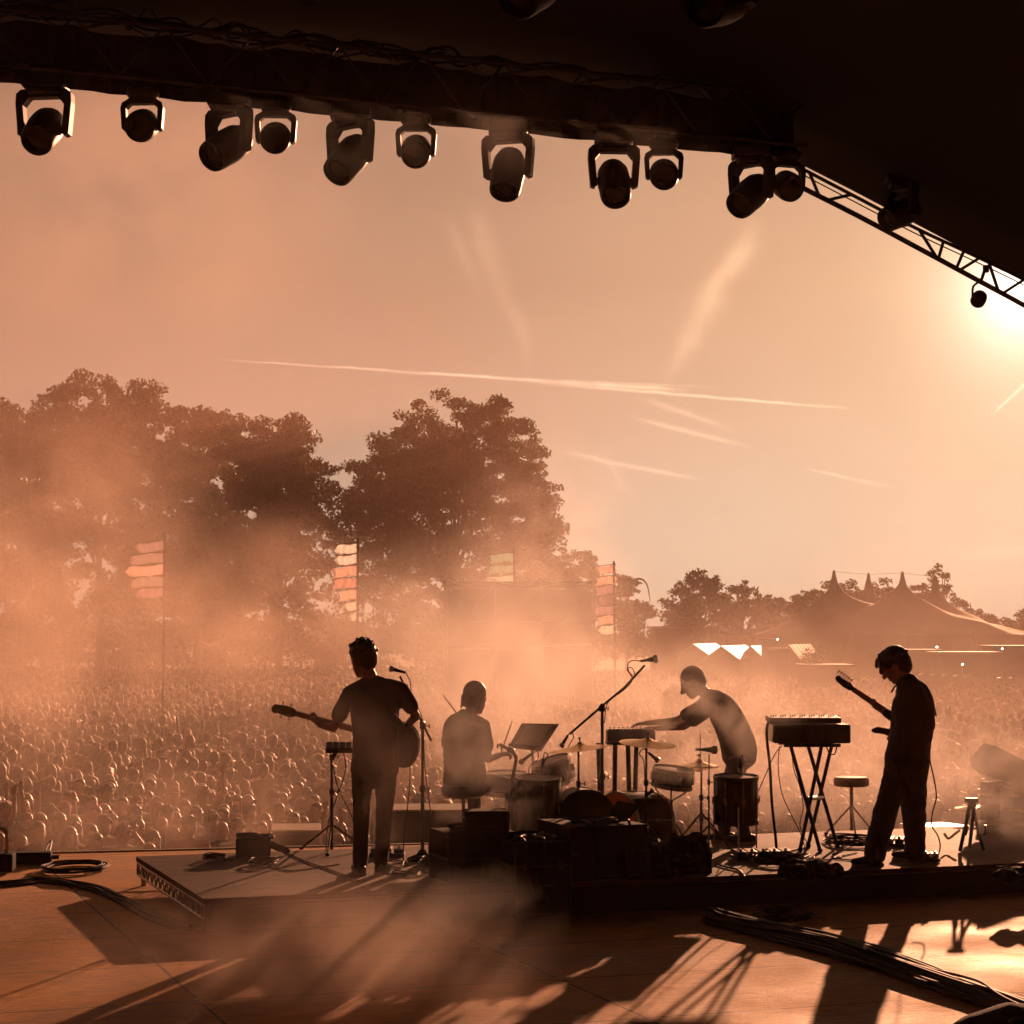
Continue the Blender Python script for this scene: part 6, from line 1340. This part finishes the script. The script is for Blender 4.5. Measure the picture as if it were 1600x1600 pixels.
for i in range(10):
    x0 = r8.uniform(600, 720) if i < 5 else r8.uniform(1165, 1330); y0 = r8.uniform(1345, 1375) if i < 5 else r8.uniform(1328, 1350)
    cable(['cable lying closest to the bass player heels', 'cable lying just left of the microphone stand foot', 'cable squiggle right of the microphone stand foot', 'cable near the left road case', 'cable on the riser edge beside the left case', 'cable squiggle left of the floor hose end', 'cable squiggle under the X stand', 'cable squiggle right of the X stand', 'cable squiggle left of the cloth bundle', 'cable squiggle nearest the guitarist boots'][i],
          [(x0 + r8.uniform(-30, 30), y0 + r8.uniform(-7, 7)) for _ in range(5)], .006, z=RZ, grp='cables scattered over the riser')
# pedals and boxes
def pedalboard(label, px, py, w, d, n, z=RZ, rz=.0):
    c_ = fl(px, py, z); t = thing('pedalboard', label, 'pedal', (c_.x, c_.y, z), rz); b = MB(); b.box((0, 0, .018), (w, d, .03), bevel=.005); b.build('board', MBLACK, t)
    for i in range(n):
        x = -w / 2 + (i + .5) * w / n; b = MB(); b.box((x, 0, .055), (w / n * .8, d * .75, .045), rotm(.08, 0, 0), bevel=.005); e = b.build('effect_pedal', MALU if i % 2 else MPLAST, t)
        b = MB(); b.lathe([(.013, .075), (.013, .092), (0, .094)], (x, -d * .2, 0), 10); b.build('foot_switch', MSTEEL, e)
pedalboard('pedalboard with shining pedals between floor tom and X stand', 1190, 1342, .5, .22, 5, rz=.2)
pedalboard('small pedalboard behind the boots of the guitarist', 1398, 1322, .36, .2, 4, rz=-.3)
pedalboard('little pedal box where the guitar cable ends on the riser', 1452, 1347, .16, .1, 2, rz=.2)
pedalboard('row of pedals in front of the bass player, in shadow', 605, 1338, .3, .18, 3)
c_ = fl(396, 1337, RZ); t = thing('cable_box', 'open box heaped with tangled cables on the far left part of the riser', 'box', (c_.x, c_.y, RZ), .1)
b = MB(); b.box((0, 0, .075), (.30, .22, .15), bevel=.012); b.build('box', MCASE, t)
for k in range(6):
    b = MB(); b.tube(catmull([Vector((r8.uniform(-.15, .18), r8.uniform(-.1, .1), .155 + r8.uniform(0, .03))) for _ in range(7)], 4), .009, 6); b.build('cable', MRUBBER, t, True)
b = MB(); b.tube(catmull([(.14, 0, .1), (.2, 0, .07), (.26, .0, .05), (.3, .0, .02)], 4), .03, 8); b.build('plug', MRUBBER, t, True)
c_ = fl(8, 1364, 0); t = thing('junction_box', 'black junction box with a curved shining pipe at the left picture edge', 'box', (c_.x, c_.y, 0), .1)
b = MB(); b.box((-.03, 0, .10), (.22, .25, .16), bevel=.02); b.build('box', MCASE, t); b = MB(); b.tube(catmull([(-.08, 0, .18), (-.08, 0, .36), (-.04, 0, .40), (.01, 0, .34), (.01, 0, .18)], 5), .022, 8); b.build('pipe', MSTEEL, t, True)
c_ = fl(45, 1350, 0); t = thing('multicore_box', 'low dark connector box with plugs behind the left cable bundle', 'box', (c_.x, c_.y, 0), .15)
b = MB(); b.box((0, 0, .06), (.42, .2, .11), bevel=.015); b.build('box', MCASE, t)
for k in range(4): b = MB(); b.tube([(.21, -.05 + .035 * k, .06), (.28, -.05 + .035 * k, .06)], .014, 8); b.build('plug', MRUBBER, t)
# dark rounded monitor in the lower right corner
c_ = fl(1585, 1640, 0); t = thing('floor_monitor', 'dark rounded case cut by the lower right corner where the cable bundle ends', 'speaker', (c_.x, c_.y, 0), .2)
bm = bmesh.new(); ring_sweep(bm, [(-.22, 0, .06), (0, 0, .09), (.24, 0, .08)], [.2, .24, .2], [.12, .15, .13], (0, 1, 0), 24)
link('cabinet', remesh(bm, 'cabinet', mat('carpet_black', (.015, .011, .009), .9, bump=.4, bscale=90, spec=.1), .014, 3), t)
b = MB(); b.tube(catmull([(-.1, -.16, .17), (-.08, -.2, .2), (.05, -.2, .2), (.07, -.16, .18)], 4), .012, 7); b.build('handle', MBLACK, t, True)
# round seam plates of the floor
for i, (x, y) in enumerate([(322, 1567), (879, 1530), (1210, 1456), (1006, 1596)]):
    c_ = fl(x, y, 0); b = MB(); b.lathe([(.075, .001), (.075, .004), (0, .004)], (0, 0, 0), 28); o = b.build('floor_plate', MFLOOR, loc=(c_.x, c_.y, .0)); tag(o, ['round metal plate in the floor at the lower left seam crossing', 'round plate in the floor where the seams cross in the middle', 'round plate in the shaded floor below the X stand', 'round plate at the bottom edge of the floor'][i], 'floor plate')
# loose cables heaped over the road cases
for i, (x0, x1, y, w_) in enumerate([(705, 790, 1302, 'left case'), (808, 890, 1317, 'second case'), (895, 1005, 1291, 'flat lidded case'), (1014, 1045, 1321, 'small case'), (1048, 1108, 1333, 'right case')]):
    pb = fl((x0 + x1) / 2, (1428, 1432, 1424, 1420, 1414)[i], 0); c_ = at((x0 + x1) / 2, y, pb.y); k = FPX / pb.y; w = (x1 - x0) / k
    for j in range(2):
        pts = [Vector((r8.uniform(-.45, .45) * w, r8.uniform(.05, .35), r8.uniform(.012, .05))) for _ in range(9)]; pts.append(Vector((pts[-1].x, -.02, .015))); pts.append(Vector((pts[-1].x + r8.uniform(-.1, .1), -.035, -.25))); pts.append(Vector((pts[-1].x + r8.uniform(-.1, .1), -.05, -.5)))
        b = MB(); b.tube(catmull(pts, 5), .011, 6); o = b.build('cable', MRUBBER, None, True, loc=(c_.x, pb.y, c_.z), rot=(0, 0, YAW)); tag(o, f'{("upper", "lower")[j]} black cable tangled on top of the {w_} and hanging down its front', 'cable', 'cables heaped over the cases')
# ------------------------------------------------------------------ air
def haze_box():
    x0, x1, y0, y1, z0, z1 = -300, 300, -30, 330, GZ - 1, 52
    vs_ = [(x, y, z) for z in (z0, z1) for y in (y0, y1) for x in (x0, x1)]
    me = mesh_from('haze', vs_, [(0, 2, 3, 1), (4, 5, 7, 6), (0, 1, 5, 4), (2, 6, 7, 3), (0, 4, 6, 2), (1, 3, 7, 5)])
    m = bpy.data.materials.new('haze_air'); m.use_nodes = True; t = m.node_tree; t.nodes.clear()
    v = N(t, 'ShaderNodeVolumePrincipled'); v.inputs['Color'].default_value = (.93, .62, .50, 1)
    v.inputs['Density'].default_value = .0003; v.inputs['Anisotropy'].default_value = .25
    o = N(t, 'ShaderNodeOutputMaterial'); t.links.new(v.outputs[0], o.inputs['Volume'])
    me.materials.append(m); tag(link('haze', me), kind='stuff')
haze_box()
def smoke(c, r, dens, seed, rz=0.0, scale=1.3, thr=.42, g=.35, col=(.95, .80, .70), det=4.0, soft=1.6, lab='drifting stage smoke'):
    """one bank of stage smoke: an ellipsoid whose density is noise fading towards its skin"""
    bm = bmesh.new(); bmesh.ops.create_icosphere(bm, subdivisions=3, radius=1.02)
    me = bpy.data.meshes.new('smoke'); bm.to_mesh(me); bm.free()
    m = bpy.data.materials.new('smoke_bank'); m.use_nodes = True; t = m.node_tree; t.nodes.clear()
    tcn = N(t, 'ShaderNodeTexCoord')
    ln = N(t, 'ShaderNodeVectorMath', operation='LENGTH'); t.links.new(tcn.outputs['Object'], ln.inputs[0])
    fall = M2(t, 'SUBTRACT', 1.0, M2(t, 'MULTIPLY', ln.outputs['Value'], ln.outputs['Value']), clamp=True)
    fall = M2(t, 'POWER', fall, soft + .4)
    mpn = N(t, 'ShaderNodeMapping'); mpn.inputs['Scale'].default_value = tuple(x * scale / max(r) for x in r); mpn.inputs['Location'].default_value = (seed * 7.3, seed * 3.1, seed * 1.7)
    t.links.new(tcn.outputs['Object'], mpn.inputs[0])
    nz = N(t, 'ShaderNodeTexNoise'); nz.inputs['Scale'].default_value = 1.6; nz.inputs['Detail'].default_value = det; nz.inputs['Roughness'].default_value = .56; nz.inputs['Distortion'].default_value = .5
    L(t, mpn, nz)
    d = M2(t, 'MULTIPLY', M2(t, 'SUBTRACT', nz.outputs[0], thr, clamp=True), 1 / (1 - thr))
    d = M2(t, 'MULTIPLY', M2(t, 'MULTIPLY', d, fall), dens)
    v = N(t, 'ShaderNodeVolumePrincipled'); v.inputs['Color'].default_value = (*col, 1); v.inputs['Anisotropy'].default_value = g
    t.links.new(d, v.inputs['Density'])
    o = N(t, 'ShaderNodeOutputMaterial'); t.links.new(v.outputs[0], o.inputs['Volume'])
    me.materials.append(m)
    ob = link('smoke', me, loc=c, rot=(0, 0, rz)); ob.scale = r; tag(ob, kind='stuff')
    return ob
# banks, placed in the air around the band and over the front of the crowd
SM = [
    # px, py, dist, rx, ry, rz, density, seed, threshold, noise cycles
    (60, 820, 32, 3.6, 4, 2.6, .30, 1, .38, 1.8),
    (330, 950, 30, 4.2, 4, 1.8, .32, 2, .38, 2.0),
    (-20, 1010, 28, 3.0, 4, 2.4, .38, 3, .38, 2.0),
    (770, 990, 27, 2.8, 3.5, 1.7, .62, 4, .38, 1.9),
    (860, 860, 30, 1.7, 2.5, 2.2, .42, 14, .42, 2.0),
    (850, 1090, 19.6, 2.1, 1.2, 1.1, 1.3, 5, .38, 1.9),
    (1120, 1160, 19.6, 1.5, 1.0, 1.1, 1.15, 6, .38, 1.8),
    (1105, 1120, 17.9, 1.0, .3, .95, 2.6, 17, .36, 1.8),
    (850, 1190, 18.2, 1.0, .4, .5, .55, 18, .38, 1.8),
    (1330, 1200, 20.3, 1.8, 1.3, 1.0, 1.2, 7, .38, 2.0),
    (1560, 1220, 18.2, 1.2, 1.0, .9, 1.1, 15, .38, 2.0),
    (490, 1540, 12.2, 1.8, 1.2, .75, 1.3, 8, .32, 1.6),
    (700, 1450, 13.0, .9, .7, .5, .6, 16, .36, 1.5),
    (735, 1180, 16.6, .8, .25, .9, 1.7, 25, .32, 1.6),
    (520, 1250, 15.0, 1.2, .5, 1.1, .35, 26, .32, 1.6),
    (380, 1460, 13.2, 1.0, .7, .45, .9, 19, .36, 1.6),
    (230, 1290, 22.5, 2.8, 1.5, 1.0, .5, 10, .38, 2.0),
    (690, 1270, 16.9, 1.0, .4, .5, .4, 9, .40, 1.8),
    (200, 310, 26, 3.8, 3, 2.4, .20, 11, .36, 1.6),
    (700, 190, 19.0, 3.4, .8, .7, .35, 12, .42, 2.0),
    (1330, 1020, 60, 12, 14, 4, .045, 13, .40, 2.2),
]
for (px, py, d, rx, ry, rz_, de, sd, th, sc2) in SM:
    smoke(at(px, py, d), (rx, ry, rz_), de * 1.25, sd, thr=th, scale=sc2, col=(.95, .76, .66) if px < 620 else (.98, .92, .88))
# thin smoke lying over the heads of the crowd
smoke(uv(12, 48, -.2), (34, 26, 3.8), .030, 21, YAW, scale=8, thr=.26, g=.25, soft=.6, col=(.95, .78, .68))
smoke(uv(14, 27.5, .2), (14, 6.5, 2.0), .075, 24, YAW, scale=5, thr=.30, g=.25, soft=.6, col=(.95, .80, .70))
smoke(uv(-22, 60, 1.5), (20, 34, 6.5), .026, 22, YAW, scale=6, thr=.34, g=.35, soft=.9, col=(.95, .68, .55))
# far veil between the crowd and the trees
smoke(Vector((-38, 145, 12)), (58, 42, 22), .0125, 23, 0, scale=5, thr=.15, g=.25, soft=.6, col=(.95, .66, .54))
smoke(Vector((42, 145, 6)), (34, 34, 12), .0075, 27, 0, scale=5, thr=.2, g=.25, soft=.6, col=(.95, .70, .58))
